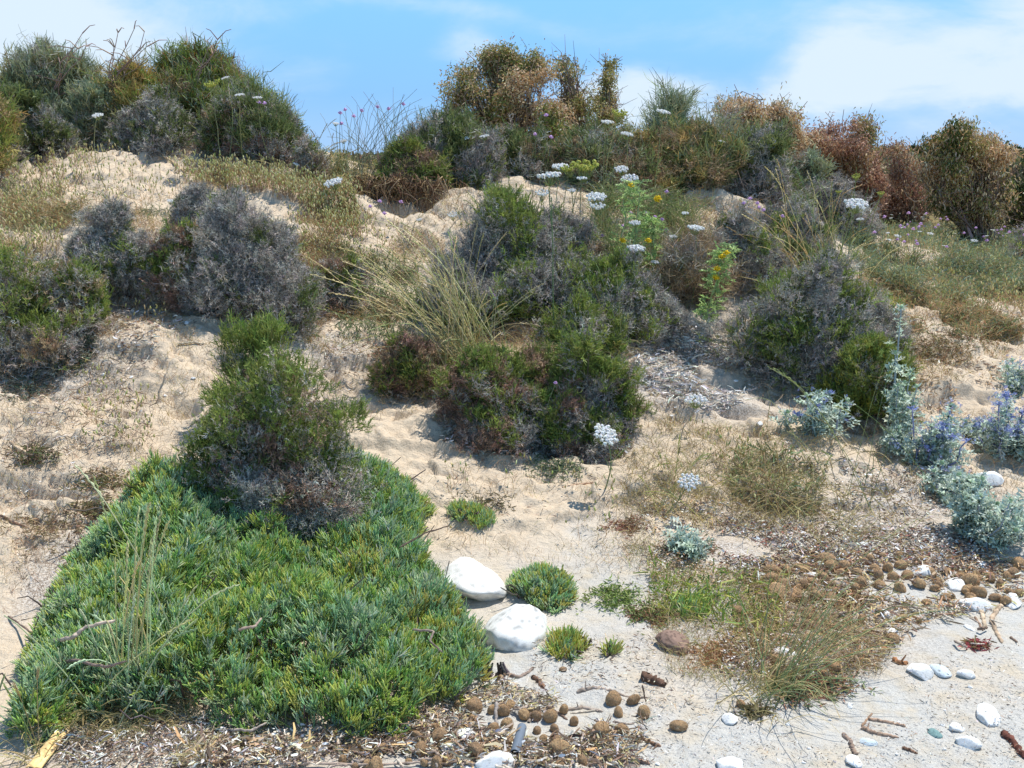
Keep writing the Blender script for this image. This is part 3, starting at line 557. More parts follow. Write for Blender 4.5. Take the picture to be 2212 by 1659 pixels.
# ------------------------------------------------------------------ trees beyond the crest
LEAFR = [(136,110,66),(122,108,58),(154,116,84),(168,140,110),(112,100,54),(94,98,48)]
def tree(px, basepy, top, hw, Y, label, leaves, clumps, nl=5200, name='small_tree', hollow=.0, trunks=7, ll=.075, bare=10, hang=.5, leftgreen=False):
    """clumps: (px, py, half width px, half height px) of each leafy mass"""
    b = onground(px, Y); t = thing(name, label, 'tree', b, 'weathered trees behind the dune'); k = Y/FPX
    cl = np.array([list(at(c[0], c[1], Y+rng.normal()*.25))+[c[2]*k, c[3]*k] for c in clumps]); acc = Acc()
    sub = []
    for c_ in cl:
        for q in range(9):
            d_ = unit(rng.normal(size=3))*rng.uniform(.25, 1.2); f_ = rng.uniform(.20, .60); sub.append([c_[0]+d_[0]*c_[3], c_[1]+d_[1]*c_[3]*.9, c_[2]+d_[2]*c_[4]*1.05, c_[3]*f_, c_[4]*f_*rng.uniform(.7, 1.3)])
    sub = np.array(sub)
    for i in range(len(cl)):
        for q in range(trunks//2+1):
            tip = cl[i, :3]+rng.normal(size=3)*np.array([cl[i, 3], cl[i, 3], cl[i, 4]])*.5; org = b+np.array([rng.normal()*hw*k*.22, rng.normal()*.12, -.05])
            tt = np.linspace(0, 1, 7)[:, None]; pl = org*(1-tt)+tip*tt; pl[1:-1] += rng.normal(size=(5, 3))*.045; r0 = rng.uniform(.012, .028)
            acc.tubes(pl[None], np.linspace(r0, .004, 7)[None], pick([(160,142,124),(186,168,148),(130,112,96)], 1), 5)
            for e in range(14):
                s_ = pl[rng.integers(2, 7)]; d = unit(rng.normal(size=3)+np.array([0, 0, .8]))*rng.uniform(.15, .45)
                acc.tubes(np.stack([s_, s_+d*.5+rng.normal(size=3)*.03, s_+d])[None], np.array([[.007, .004, .002]]), pick([(120,100,84),(138,120,106)], 1), 3)
    for q in range(bare):  # bare shoots above the leaves
        i = rng.integers(0, len(cl)); s_ = cl[i, :3]+np.array([rng.normal()*cl[i, 3]*.5, 0, cl[i, 4]*.3]); d = np.array([rng.normal()*.12, 0, cl[i, 4]*rng.uniform(.7, 1.4)])
        acc.tubes(np.stack([s_, s_+d*.5+rng.normal(size=3)*.02, s_+d])[None], np.array([[.008, .006, .004]]), pick([(150,132,118)], 1), 3)
    for q in range(len(sub)):
        e_ = sub[q, :3]; s_ = b+(e_-b)*rng.uniform(.45, .7)+rng.normal(size=3)*.03; acc.tubes(np.stack([s_, (s_+e_)/2+rng.normal(size=3)*.04, e_])[None], np.array([[.011, .008, .004]]), pick([(170,152,134),(140,122,106)], 1), 4)
    part(acc, 'trunk', M_twig, t)
    cl = sub; acc = Acc(); w = cl[:, 3]*cl[:, 4]; kk = rng.choice(len(cl), nl, p=w/w.sum()); d = unit(rng.normal(size=(nl, 3))); rad = rng.uniform(.15, 1, nl)**.5*(1+1.1*(vnoise(d*2.6+kk[:, None]*5, int(px))-.5))
    P = cl[kk, :3]+d*rad[:, None]*np.stack([cl[kk, 3], cl[kk, 3]*.9, cl[kk, 4]], 1)
    keep = vnoise(P*3.6, int(px)+3)*.6+vnoise(P*9, 7)*.4 > .455+hollow; P = P[keep]; m = len(P)
    P = P+np.stack([vnoise(P*2.6+e*9, 30+e)-.5 for e in range(3)], -1)*.42+np.stack([vnoise(P*7+e*9, 34+e)-.5 for e in range(3)], -1)*.20
    gzp = gz(P[:, 0], P[:, 1]); P = P[P[:, 2] > gzp+.1]; m = len(P)
    zc = vnoise(P*2.2, 9); c = pick(leaves[0], m, .16)
    for e, pal in enumerate(leaves[1:]): s_ = zc > np.quantile(zc, 1-.5/(e+1)) if e == 0 else zc < np.quantile(zc, .2); c[s_] = pick(pal, int(s_.sum()), .16)
    m3 = int(m*.16); q_ = rng.integers(0, len(cl), m3); e_ = cl[q_, :3]; f3 = rng.uniform(.35, 1, (m3, 1)); ex = b+(e_-b)*f3+rng.normal(size=(m3, 3))*.09; P = np.concatenate([P, ex]); c = np.concatenate([c, pick(leaves[0]+leaves[1], m3, .16)]); zc = np.concatenate([zc, rng.random(m3)]); m = len(P)
    if leftgreen: s_ = P[:, 0]+.25*(zc-.5) < b[0]-.12; c[s_] = pick(TG+[(120,134,66)], int(s_.sum()), .15)
    M = 6; P = np.repeat(P, M, 0)+rng.normal(size=(m*M, 3))*.055; c = np.repeat(c, M, 0)*(1+.15*rng.normal(size=(m*M, 1))); sw = rng.random(m*M) < .30; c[sw] = pick(leaves[1], int(sw.sum()), .16)
    dr = unit(rng.normal(size=(m*M, 3))+np.array([0, 0, -hang*1.0])); L_ = ll*.60*rng.uniform(.6, 1.3, (m*M, 1))
    acc.tubes(np.stack([P, P+dr*L_*.5, P+dr*L_+np.array([0, 0, -.012])], 1), np.array([[.003, .0080, .0015]]), np.clip(c, .004, .85)); part(acc, 'crown', M_leaf, t); return t
TG = [(158, 156, 92), (170, 162, 98), (142, 142, 88), (178, 156, 104)]; TB = [(202, 170, 126), (212, 182, 146), (184, 150, 108), (224, 204, 172)]; TR = [(176, 132, 108), (188, 144, 120), (156, 114, 94), (194, 158, 130)]
tree(1120, 350, 95, 120, 14, 'broad tree with green and tan leaves rising over the crest', [TG, TB, [(122,134,66),(138,146,78)]], [(1050,165,46,34),(1130,195,40,40),(1000,215,26,20),(985,240,14,10),(1150,160,26,30),(1090,215,44,30),(1085,160,44,26),(1165,235,22,40),(1020,190,24,26),(1110,150,50,26),(1060,190,60,30),(1190,275,34,40),(1070,280,56,26)], 9500, bare=36, hang=.15, leftgreen=True)
tree(1240, 350, 125, 50, 14.4, 'slender brown leaved tree just right of the broad tree', [TB, TG], [(1232,152,20,26),(1222,190,18,24),(1252,215,20,30),(1240,265,28,30),(1280,295,28,26),(1235,220,34,60)], 3800, bare=20, hang=.15)
tree(1315, 350, 128, 28, 14.7, 'thinnest tree with sparse leaves at the end of the row of three', [TB, TG], [(1308,150,8,18),(1312,190,11,24),(1318,235,15,22),(1312,275,24,26)], 1300, bare=26, hang=.15, trunks=4)
tree(1640, 440, 195, 82, 13.5, 'rounded tree with tan and pink brown leaves behind the crest', [TB, TB, TG], [(1640,232,40,30),(1600,258,32,28),(1685,265,32,38),(1640,290,62,44),(1590,300,30,40),(1700,310,26,44)], 7600, bare=12)
tree(1800, 480, 262, 92, 14.5, 'red brown thicket like tree right of the rounded tan tree', [TB, TR, TG], [(1720,350,26,50),(1755,310,28,34),(1800,300,32,36),(1850,310,32,36),(1780,360,50,46),(1850,370,52,50),(1800,420,60,44),(1885,400,28,50),(1745,370,24,40),(1830,340,60,30)], 9000, bare=26, name='small_tree')
tree(1950, 490, 335, 46, 17, 'dark wine red bush like tree between thicket and leaning tree', [TR, TR, TB], [(1945,380,30,36),(1965,420,34,40),(1930,440,30,40),(1990,450,26,34),(1905,440,24,40)], 4600, bare=8)
tree(2085, 500, 305, 95, 13.2, 'wide olive tree with pale hanging leaves and dark trunks over the meadow', [TG, TB, [(70,84,38),(84,98,44)]], [(2020,335,36,26),(2075,325,36,24),(2130,340,38,24),(2050,370,54,40),(2120,375,56,42),(2020,410,32,40),(2080,415,56,34),(2150,410,30,36),(1995,370,26,30),(2090,350,60,30),(2165,370,26,34)], 12500, bare=6, hang=.9)
tree(2205, 500, 330, 40, 15, 'dark green tree cut by the right edge of the photo', [TG, [(70,84,48),(86,96,58)]], [(2205,370,36,40),(2215,420,32,40),(2190,400,22,44),(2170,440,24,34)], 4200, bare=6)
# far off pines on the hill
for px, Y, w_, lab in [(1975,150,15,'small dark umbrella pine alone on the far ridge'),(2085,140,18,'largest dark umbrella pine on the far ridge above the olive tree'),(2180,140,22,'flat dark pine at the right end of the far ridge'),(1903,165,12,'pale green round pine at the left end of the far ridge'),(1930,160,9,'smallest pale green pine on the far ridge')]:
    b = at(px, 345, Y); b[2] = float(height(b[0], b[1])); k = Y/FPX; t = thing('pine_tree', lab, 'tree', b, 'pines on the far ridge'); acc = Acc()
    topz = at(px, 308 if px == 2085 else 322, Y)[2]
    acc.tubes(np.array([[b, [b[0]+.3, b[1], (b[2]+topz)/2], [b[0]+.2, b[1], topz-.3]]]), np.array([[.25, .2, .12]]), lin((90,76,64)), 6); part(acc, 'trunk', M_twig, t)
    n_ = 2600; d = unit(rng.normal(size=(n_, 3))); P = np.array([b[0], b[1], topz-.6])+d*(rng.uniform(.4, 1, (n_, 1))**.5)*np.array([w_*k, w_*k, max(.8, (topz-b[2])*.35)])*(1+.3*(vnoise(d*3, 4)-.5))[:, None]
    acc = Acc(); acc.tubes(np.stack([P, P+rng.normal(size=(n_, 3))*.12, P+rng.normal(size=(n_, 3))*.3], 1), .07, pick([(58,78,42),(70,90,48),(50,66,40)] if px > 1940 else [(84,108,56),(98,118,64)], n_), 2); part(acc, 'crown', M_leaf, t)
# far scrub wood that reads as one mass
acc = Acc(); n_ = 90000; Yr = np.exp(rng.uniform(math.log(19), math.log(210), n_)); X_ = Yr*rng.uniform(-.75, .85, n_); k_ = n2(X_, Yr, 41, .25); hh = (.5+1.3*k_)*np.where(Yr < 60, 1, .9)
hh = np.where(X_ < Yr*.28, np.minimum(hh, np.maximum(.1, 1.25-height(X_, Yr))), hh*.8)
P = np.stack([X_, Yr, height(X_, Yr)+rng.uniform(.02, 1, n_)*hh], 1); s_ = .05+Yr[:, None]*.0022
zc = vnoise(P*np.array([.22, .22, .22]), 44)[:, None]; c = np.where(zc > .55, pick([(150,112,88),(134,104,80),(160,128,100)], n_), pick([(124,128,78),(108,116,70),(138,134,88),(116,116,82)], n_))
acc.tubes(np.stack([P, P+rng.normal(size=(n_, 3))*s_*.6, P+rng.normal(size=(n_, 3))*s_*1.2], 1), s_*.35, c); o = obj('scrubland', acc.mesh('scrubland', M_leaf)); tag(o, 'far off olive and rust scrub covering the plain and the low ridge', 'scrub', None, 'stuff')

# ------------------------------------------------------------------ white umbels, pink and yellow flowers
def umbel_mesh(name, c, n=24, cup=0., rays=True):
    acc = Acc(); k = np.arange(n); r = np.sqrt((k+.5)/n)*.88; a = k*2.39996; z = -.12*r*r+cup*r*r+rng.normal(size=n)*.02
    P = np.stack([np.cos(a)*r, np.sin(a)*r, z], 1)
    if rays:
        O = np.zeros((n, 3)); O[:, 2] = -.62; acc.tubes(np.stack([O, O*.45+P*.55+np.array([0, 0, -.12]), P], 1), np.array([[.016, .018, .012]]), pick([(150,166,104),(168,178,120)], n), 3)
    for i in range(n):
        m = 26; d = unit(rng.normal(size=(m, 3))+np.array([0, 0, .9])); p = P[i]+d*np.array([.16, .16, .09])*rng.uniform(.35, 1, (m, 1)); X, Y = frames(unit(d+np.array([0, 0, .6])))
        q = np.array([(-1, -1, 0), (1, -1, .2), (1, 1, 0), (-1, 1, .2)])*.05; acc.stamp(q, np.array([[0, 1, 2, 3]]), p, X, Y, unit(d), 1., pick(c, m, .06))
    return acc.mesh(name, M_petal)
WHT = [(250,250,246),(244,245,238),(252,252,249)]; YG = [(186,190,90),(170,180,84),(202,200,110)]
U_W = [umbel_mesh('flower_head', WHT, 26), umbel_mesh('flower_head', WHT, 20), umbel_mesh('flower_head', WHT, 30)]; U_Y = umbel_mesh('flower_head', YG, 26, .5); U_C = umbel_mesh('flower_head', WHT, 20, .55)
def stem(acc, a, b_, r0, r1, c, bend=.06, K=7):
    a = np.asarray(a); b_ = np.asarray(b_); tt = np.linspace(0, 1, K)[:, None]; L_ = np.linalg.norm(b_-a); o = rng.normal(size=3)*np.array([1, 1, .2])*L_*bend
    pl = a*(1-tt)+b_*tt+np.sin(tt*PI)*o+rng.normal(size=(K, 3))*L_*.004*(np.arange(K)[:, None] > 0)*(np.arange(K)[:, None] < K-1); acc.tubes(pl[None], np.linspace(r0, r1, K)[None], pick([c], 1, .08), 5); return pl
UMB = [  # px, py, distance, width px, kind, label
 (210,241,7.6,20,'w','white umbel in front of the brown grey shrub on the left mound'),
 (485,162,8.2,16,'w','highest white umbel on the left mound'),
 (460,176,8.1,30,'y','greenish yellow umbel on the left mound'),
 (517,198,8.0,17,'w','small white umbel right below the highest one of the left mound'),
 (556,204,8.0,17,'w','white umbel at the right shoulder of the left mound'),
 (718,381,7.5,34,'w','broad white umbel at the right foot of the left mound'),
 (370,428,7.0,16,'w','white umbel lying over the charcoal shrub on the left'),
 (978,461,7.4,20,'c','single white umbel on the bare sand under the crest'),
 (1013,290,8.4,18,'w','white umbel at the left base of the broad tree'),
 (1046,287,8.4,18,'w','white umbel against the trunks of the broad tree'),
 (1185,361,6.6,46,'w','large flat white umbel left in the central cluster'),
 (1210,347,7.0,32,'w','white umbel just above the large flat one'),
 (1265,350,6.7,50,'y','big yellow green bowl shaped umbel'),
 (1230,358,6.9,30,'y','yellow green umbel between the large flat white one and the bowl'),
 (1257,377,6.6,20,'w','small white umbel below the bowl shaped one'),
 (1343,355,6.9,26,'w','white umbel above the thistle stem'),
 (1360,372,6.7,34,'w','white umbel touching the top of the thistle'),
 (1288,411,6.4,36,'w','flat white umbel on a straight tall stem'),
 (1290,441,6.2,30,'c','cupped white umbel under the flat one on the straight stem'),
 (1172,413,6.3,26,'c','white umbel above the tall charcoal shrub'),
 (1312,254,7.0,24,'w','white umbel against the sky beside the yellow green one'),
 (1337,240,6.9,30,'y','yellow green umbel highest against the sky'),
 (1355,280,7.2,24,'w','white umbel just below the highest yellow green one'),
 (1433,231,7.3,26,'w','white umbel against the sky above the little blue green bush'),
 (1375,523,5.9,34,'w','broad white umbel low in the thistle tangle'),
 (1372,473,6.1,22,'w','small white umbel beside the thistle stem'),
 (1503,480,6.2,32,'w','slanting white umbel right of the thistle'),
 (1852,423,6.1,44,'w','large white umbel before the red brown thicket'),
 (1858,468,6.7,14,'w','tiny white umbel under the large one on the right'),
 (1310,921,4.15,54,'w','lacy white umbel in front of the dark sand bank'),
 (1490,1026,3.95,44,'w','white umbel above the dry grass, lowest of all'),
 (1503,847,4.7,44,'w','white umbel seen edge on over the bleached slope'),
 (1903,415,6.6,14,'y','green closed umbel right of the large white one'),
 (1812,412,6.6,12,'y','green closed umbel left of the large white one'),
 (1850,378,6.5,16,'y','green closed umbel directly above the large white one'),
] + [(px, py, Y, wd, 'w', lab) for px, py, Y, wd, lab in [
 (725,262,8.1,12,'very small white head among the slender stems left of the tree'),(742,300,8.1,12,'very small white head low in the slender stems'),(905,470,7.2,12,'very small white head on the sand under the hollow'),
 (1070,640,5.6,11,'single small white round flower in the tall charcoal shrub'),(1455,505,6.3,16,'small white head right of the thistles'),(1415,560,6.2,16,'small white head low right of the thistles'),
 (1480,455,6.8,14,'small white head near the bare sand shoulder'),(1590,500,7.0,14,'small white head beside the ash grey right shrub'),(1235,405,6.5,16,'small white head left of the straight tall stem'),
 (1940,505,9.0,14,'small white head at the left end of the meadow'),(2010,500,9.5,12,'small white head in the middle of the meadow edge'),(2105,515,9.0,13,'small white head right of the middle meadow'),(95,465,6.9,13,'small white head on the grassy left slope'),(345,537,6.3,13,'small white head between the grey left shrubs'),(1560,300,8.6,14,'small white head against the grey crest shrub'),(640,350,8.0,12,'small white head on the right flank of the left mound')]]
UG = 'wild carrot umbels standing on the dune'
for i, (px, py, Y, wd, kd, lab) in enumerate(UMB):
    tip = at(px, py, Y); dx = rng.normal()*.05; yb = Y+rng.uniform(-.05, .25); b = np.array([tip[0]+dx, yb, float(gz(tip[0]+dx, yb))])
    t = thing('wild_carrot', lab, 'umbel flower', b, UG); r_ = wd*.5*Y/FPX; acc = Acc(); hd = tip-np.array([0, 0, r_*.6])
    pl = stem(acc, b, hd, .0032, .0024, (150,160,112) if i % 3 else (168,170,120), .05)
    for q in range(2):
        s_ = pl[rng.integers(1, 4)]; e = s_+np.array([rng.normal()*.08, rng.normal()*.05, .06]); acc.tubes(np.stack([s_, (s_+e)/2+np.array([0, 0, .01]), e])[None], np.array([[.0016, .0015, .001]]), lin((134,148,98)), 4)
    part(acc, 'stem', M_leaf, t, True)
    me = U_Y if kd == 'y' else U_C if kd == 'c' else U_W[i % 3]; tx = .6 if (px, py) == (1310, 921) else .5 if py > 1000 else rng.uniform(.12, .38)
    obj('flower_head', me, t, hd-b, (tx, rng.normal()*.14, rng.normal()*.35), (r_*1.28, r_*1.28, r_*(1.9 if kd != 'c' else 1.8)))
PINKS = [(738,268),(746,238),(781,240),(764,252),(815,232),(871,226),(840,236),(1190,297),(1156,291),(866,437),(820,436),(800,447),(830,462),(1620,430),(1636,440),(1650,455),(1640,449),(1606,440),(1690,468),(1415,470),(1397,462),(1430,475),(1362,462),(1345,490),(1440,498),(1200,828),(1066,638),(290,360),(303,356),(560,222),(572,224),(1440,415),(1500,560),(1300,510),(1180,250),(690,372),(700,388),(735,245)]
pinkh = None
GEN = {'mound': 'pink flower near the bushes of the left mound', 'long': 'pink flower on a long stalk among the thin stems left of the tree', 'mid': 'pink flower in the tangle between thistle and umbels', 'right': 'pink flower beside the drooping yellow grass on the right', 'sand': 'pink flower over the hollowed sand under the crest', 'other': 'lone lilac flower in front of the hanging shrub'}
for i, (px, py) in enumerate(PINKS):
    Y = 8.3 if (px < 900 and py < 400) else 7.4 if py < 500 and px < 1300 else 6.6 if py < 600 else 5.6 if py < 700 else 4.5
    tip = at(px, py, Y); b = np.array([tip[0]+rng.normal()*.04, Y+.05, 0]); b[2] = float(gz(b[0], b[1]))
    key = 'mound' if px < 720 else 'long' if py < 300 and px < 1000 else 'sand' if px < 1000 else 'right' if px > 1580 else 'other' if (px, py) == (1200, 828) else 'mid'
    t = thing('pink_flower', GEN[key] if key != 'other' else GEN['other'], 'flower', b, 'pink pincushion flowers '+key if key != 'other' else None)
    acc = Acc(); stem(acc, b, tip, .002, .0015, (140,146,108), .07); part(acc, 'stem', M_leaf, t, True)
    obj('flower_head', H_pink, t, tip-b, (rng.normal()*.3, rng.normal()*.3, rng.uniform(0, 6)), 7.5*Y/FPX*.8)
for i in range(70):  # pink and white dots of the meadow
    px = rng.uniform(1880, 2212); py = rng.uniform(498, 585); b = hit1(px, py); t = thing('meadow_flower', 'tiny pink or white flower in the green meadow at the right', 'flower', b, 'tiny flowers in the right meadow')
    hgt = rng.uniform(.12, .35); acc = Acc(); stem(acc, b, b+np.array([0, 0, hgt]), .002, .0015, (150,156,112), .05, 4); part(acc, 'stem', M_leaf, t)
    obj('flower_head', H_pink if rng.random() < .6 else U_W[i % 3], t, (0, 0, hgt), (rng.normal()*.2, rng.normal()*.2, 0), rng.uniform(.014, .024))

def thistle(pts, label, Y, flowers, w=.09, nl=150):
    P = np.array([at(px, py, Y+dy) for px, py, dy in pts]); b = P[0].copy(); b[2] = float(gz(b[0], b[1])); P[0] = b
    t = thing('golden_thistle', label, 'thistle', b, None); acc = Acc(); tt = np.linspace(0, len(P)-1, 12); pl = np.stack([np.interp(tt, range(len(P)), P[:, q]) for q in range(3)], 1); pl[1:] += rng.normal(size=(11, 3))*.008
    acc.tubes(pl[None], np.linspace(.0055, .003, 12)[None], lin((190,204,150)), 6); part(acc, 'stem', M_leaf, t, True)
    acc = Acc(); i = rng.integers(0, 11, nl); g = rng.random((nl, 1)); s_ = pl[i]*(1-g)+pl[i+1]*g; out = unit(rng.normal(size=(nl, 3))*np.array([1, 1, .5])); pos = s_+out*rng.uniform(0, w*.5, (nl, 1)); Z = unit(rng.normal(size=(nl, 3))*.5+np.array([0, -.3, 1])); Yv = unit(np.cross(Z, out)); X = np.cross(Yv, Z)
    c = pick([(160,196,104),(180,208,120),(138,176,96)], nl, .12)[:, None]*(1-TE_[None, :, None]*.4)+lin((206,216,170))*TE_[None, :, None]*.4
    acc.stamp(TV_*np.array([1, .6, 1]), TF_, pos, X, Yv, Z, rng.uniform(.024, .046, nl), c); part(acc, 'leaves', M_leaf, t)
    for px, py in flowers:
        p = at(px, py, Y-.13); s_ = pl[np.argmin(np.linalg.norm(pl-p, axis=1))]; acc = Acc(); acc.tubes(np.stack([s_, (s_+p)/2, p])[None], .0022, lin((160,182,120)), 4); part(acc, 'flower_stalk', M_leaf, t)
        obj('flower_head', H_yel, t, p-b, (rng.uniform(.2, .9), rng.normal()*.3, 0), .023)
thistle([(1528,720,.0),(1530,660,0),(1545,610,-.05),(1560,560,-.05),(1578,528,-.05)], 'dark green thistle with four yellow flowers left of the widest ash grey shrub', 5.9, [(1570,547),(1560,555),(1549,581),(1546,600)])
thistle([(1375,640,.1),(1365,560,0),(1372,500,0),(1380,440,0),(1386,385,0)], 'pale stemmed thistle with spiny top standing among the umbels', 6.3, [(1418,432),(1345,520),(1422,428)], nl=130)
thistle([(1330,620,.1),(1342,540,0),(1350,470,0),(1352,420,0),(1362,396,0)], 'second pale stemmed thistle leaning left of the spiny topped one', 6.5, [(1364,401)], nl=90)
thistle([(1420,640,.1),(1415,560,0),(1412,500,0),(1405,470,0)], 'short leafy green thistle right of the pale stemmed ones', 6.3, [(1400,520)], nl=120)

# ------------------------------------------------------------------ sea hollies
sea_holly(1968, 800, 690, 58, 'tallest pale sea holly standing above the green shrub on the right', 0, 4.8, 240, 8, pale=1)
sea_holly(1770, 950, 822, 76, 'silver blue sea holly left of the bright green shrub', .25, None, 330, 12, pale=0)
sea_holly(2030, 1010, 830, 86, 'sea holly with blue flowers right of the bright green shrub', .8, None, 560, 13)
sea_holly(2175, 1000, 820, 62, 'darker sea holly with the bluest flowers at the right edge', 1., None, 420, 11)
sea_holly(2135, 1185, 990, 92, 'large glaucous sea holly growing around bright white stones', .0, None, 640, 14)
sea_holly(1495, 1200, 1140, 64, 'low sea holly without flowers on the drift line', .0, None, 150, 0)
sea_holly(2190, 860, 745, 46, 'dark leaved sea holly highest at the right edge', .3, None, 260, 4)
sea_holly(412, 1130, 1065, 30, 'tiny silver sea holly poking out of the green mat', .0, 3.95, 44, 1)
sea_holly(1945, 985, 900, 52, 'leafy sea holly without blue between the silver one and the blue flowered one', .0, None, 240, 4)
sea_holly(2110, 960, 880, 48, 'half blue sea holly between the two blue flowered ones', .6, None, 260, 7)
sea_holly(2100, 1090, 1000, 46, 'small leafy sea holly left of the stones', .0, None, 180, 3)
sea_holly(2205, 1000, 900, 40, 'sea holly leaves cut by the right edge above the stones', .5, None, 200, 4)
sea_holly(2040, 1080, 1000, 45, 'small sea holly linking the blue flowered one and the stone one', .1, None, 110, 3)

# ------------------------------------------------------------------ grass clumps
def grass_clump(bpx, bpy, label, stalks, Y=None, spread=.05, pal=STRAW+GRASSG, r=.0016, heads=True, blades=120, bl=.22, lean=(0, 0), name='grass_clump', cat='grass clump'):
    """stalks: list of (tip px, tip py, count, jitter px, tip distance offset)"""
    b = hit1(bpx, bpy) if Y is None else onground(bpx, Y); t = thing(name, label, cat, b, None); acc = Acc(); hacc = Acc()
    for px, py, n_, jit, dy in stalks:
        for q in range(n_):
            yy = b[1]+dy+rng.normal()*.08; tip = at(px+rng.normal()*jit, py+rng.normal()*jit, yy); o = b+np.array([rng.normal()*spread, rng.normal()*spread, 0]); o[2] = float(gz(o[0], o[1])); tip[2] = max(tip[2], float(gz(tip[0], tip[1]))+.03)
            L_ = np.linalg.norm(tip-o); tt = np.linspace(0, 1, 9)[:, None]; up = np.array([0, 0, L_*rng.uniform(.08, .26)]); pl = o*(1-tt)+tip*tt+np.sin(tt*PI*.85)*up+rng.normal(size=(9, 3))*L_*.003
            c = pick(pal, 1, .12); acc.tubes(pl[None], np.linspace(r, r*.6, 9)[None], c, 3)
            if heads and rng.random() < .85:
                m = 9; s_ = np.linspace(.78, 1, m)[:, None]; hp = o*(1-s_)+tip*s_+np.sin(s_*PI*.85)*up; d = unit(np.gradient(hp, axis=0)); sd = unit(np.cross(d, rng.normal(size=3)))*np.where(np.arange(m) % 2, 1, -1)[:, None]
                hacc.tubes(np.stack([hp, hp+d*.007+sd*.0025, hp+d*.016+sd*.001], 1), np.array([[.0012, .0018, .0005]])*r/.0016, c*1.05, 3)
    n_ = blades; o = b+np.stack([rng.normal(size=n_)*spread*1.4, rng.normal(size=n_)*spread*1.4, np.zeros(n_)], 1); o[:, 2] = gz(o[:, 0], o[:, 1]); a = rng.uniform(0, 2*PI, n_); L_ = bl*rng.uniform(.4, 1.3, n_)
    out = np.stack([np.cos(a)+lean[0], np.sin(a)*.8+lean[1], np.zeros(n_)], 1); tt = np.linspace(0, 1, 6)[None, :, None]; pl = o[:, None]+out[:, None]*L_[:, None, None]*(tt*.75)+np.array([0, 0, 1])*(L_[:, None, None]*(tt*.95-tt**2*rng.uniform(.5, 1.0, (n_, 1, 1))))
    pl[..., 2] = np.maximum(pl[..., 2], gz(pl[..., 0], pl[..., 1])+.004); acc.tubes(pl, np.linspace(r*1.1, r*.4, 6)[None], pick(STRAW, n_, .15), 2)
    if hacc.n: acc.v += hacc.v; acc.c += hacc.c; acc.f += [f+acc.n for f in hacc.f]; acc.n += hacc.n
    part(acc, 'leaves', M_leaf, t, True)  # this one mesh holds the stalks and seed heads as well as the blades
    return t
grass_clump(1010, 790, 'tall yellow green grass tuft fanning left from between the hanging shrubs', [(690,582,2,12,.1),(760,575,8,26,.1),(830,560,14,40,.2),(800,620,10,40,.0),(880,600,18,45,.1),(930,580,16,40,.2),(960,640,14,40,.0),(1000,600,12,40,.1),(1040,650,10,45,0),(1050,520,2,14,.1),(700,660,4,26,-.1),(800,735,6,30,-.2),(860,700,12,50,-.1),(1100,690,8,45,0),(960,700,18,60,-.1)], None, .09, [(222,206,146),(230,214,158),(204,196,134),(184,190,130),(234,220,170)], .0022, True, 260, .26, (-.2, -.1))
grass_clump(1200, 760, 'single tall pale green grass stalk rising above the tall charcoal shrub', [(1188,446,2,3,.0)], None, .01, GRASSG, .0032, True, 14, .15)
grass_clump(1330, 770, 'few slanting green stalks before the rounded olive shrub', [(1345,700,2,12,0),(1382,590,1,4,0),(1310,610,2,16,0),(1280,640,1,10,0)], None, .02, GRASSG+STRAW, .0017, True, 40, .2)
grass_clump(275, 1530, 'pale blue green grass stalks rising before the green mat at lower left', [(172,1052,1,3,.1),(208,1058,1,3,.12),(318,1130,3,10,.0),(352,1130,1,6,.05),(368,1160,1,3,.05),(300,1200,4,30,0),(240,1250,4,30,0),(330,1300,6,50,0),(180,1350,4,30,0),(10,1340,1,4,-.1),(90,1480,3,20,-.05),(380,1350,4,30,0),(250,1420,8,60,0)], None, .05, [(196,220,172),(206,224,170),(214,216,156),(220,208,150)], .0026, True, 260, .20)
grass_clump(60, 1640, 'thin grass stalks cut by the lower left corner', [(5,1490,2,6,0),(40,1480,2,14,0),(80,1500,2,16,0)], None, .04, GRASSG+STRAW, .0014, True, 60, .15)
grass_clump(1668, 1500, 'wiry green grass tuft leaning right over the pale beach sand', [(1960,1270,3,18,.2),(2060,1350,3,14,.05),(1900,1200,3,22,.3),(1990,1140,1,6,.4),(1850,1300,8,40,.1),(1780,1280,8,40,.15),(1950,1400,5,22,0),(1700,1260,4,30,.2),(1800,1400,8,40,0),(1560,1330,4,30,.1),(1780,1560,5,20,-.2),(1860,1520,2,16,-.1)], None, .05, [(150,168,112),(164,176,120),(184,180,124),(204,188,136)], .0015, False, 110, .20, (.2, 0))
grass_clump(1750, 720, 'drooping yellow grass arching over the ash grey shrubs on the right', [(1640,520,5,30,0),(1600,620,4,24,0),(1560,500,3,30,0),(1800,520,8,40,.2),(1850,560,8,40,.2),(1900,590,6,40,.1),(1700,480,6,30,.2),(1670,380,3,10,.2),(1760,430,5,40,.2),(1820,420,3,20,.1),(1540,590,3,24,-.1),(1690,560,9,50,0)], 6.5, .12, [(222,200,140),(206,190,130),(226,208,150),(214,180,120)], .0023, True, 200, .30)
grass_clump(1790, 560, 'long green stalks standing up before the red brown thicket', [(1668,352,1,4,0),(1718,385,1,4,0),(1762,420,2,20,0),(1855,400,2,12,0),(1800,450,4,30,0),(1880,470,3,20,0)], 6.6, .1, GRASSG, .0022, True, 120, .3)
grass_clump(1825, 1080, 'stiff thin stalks rising between the two hollies on the right', [(1805,905,1,3,0),(1720,870,1,3,0),(1665,830,2,4,0),(1610,900,1,4,0),(1925,790,2,5,0),(1970,820,1,3,0),(1880,1000,2,10,0)], None, .16, GRASSG, .0016, True, 80, .16)
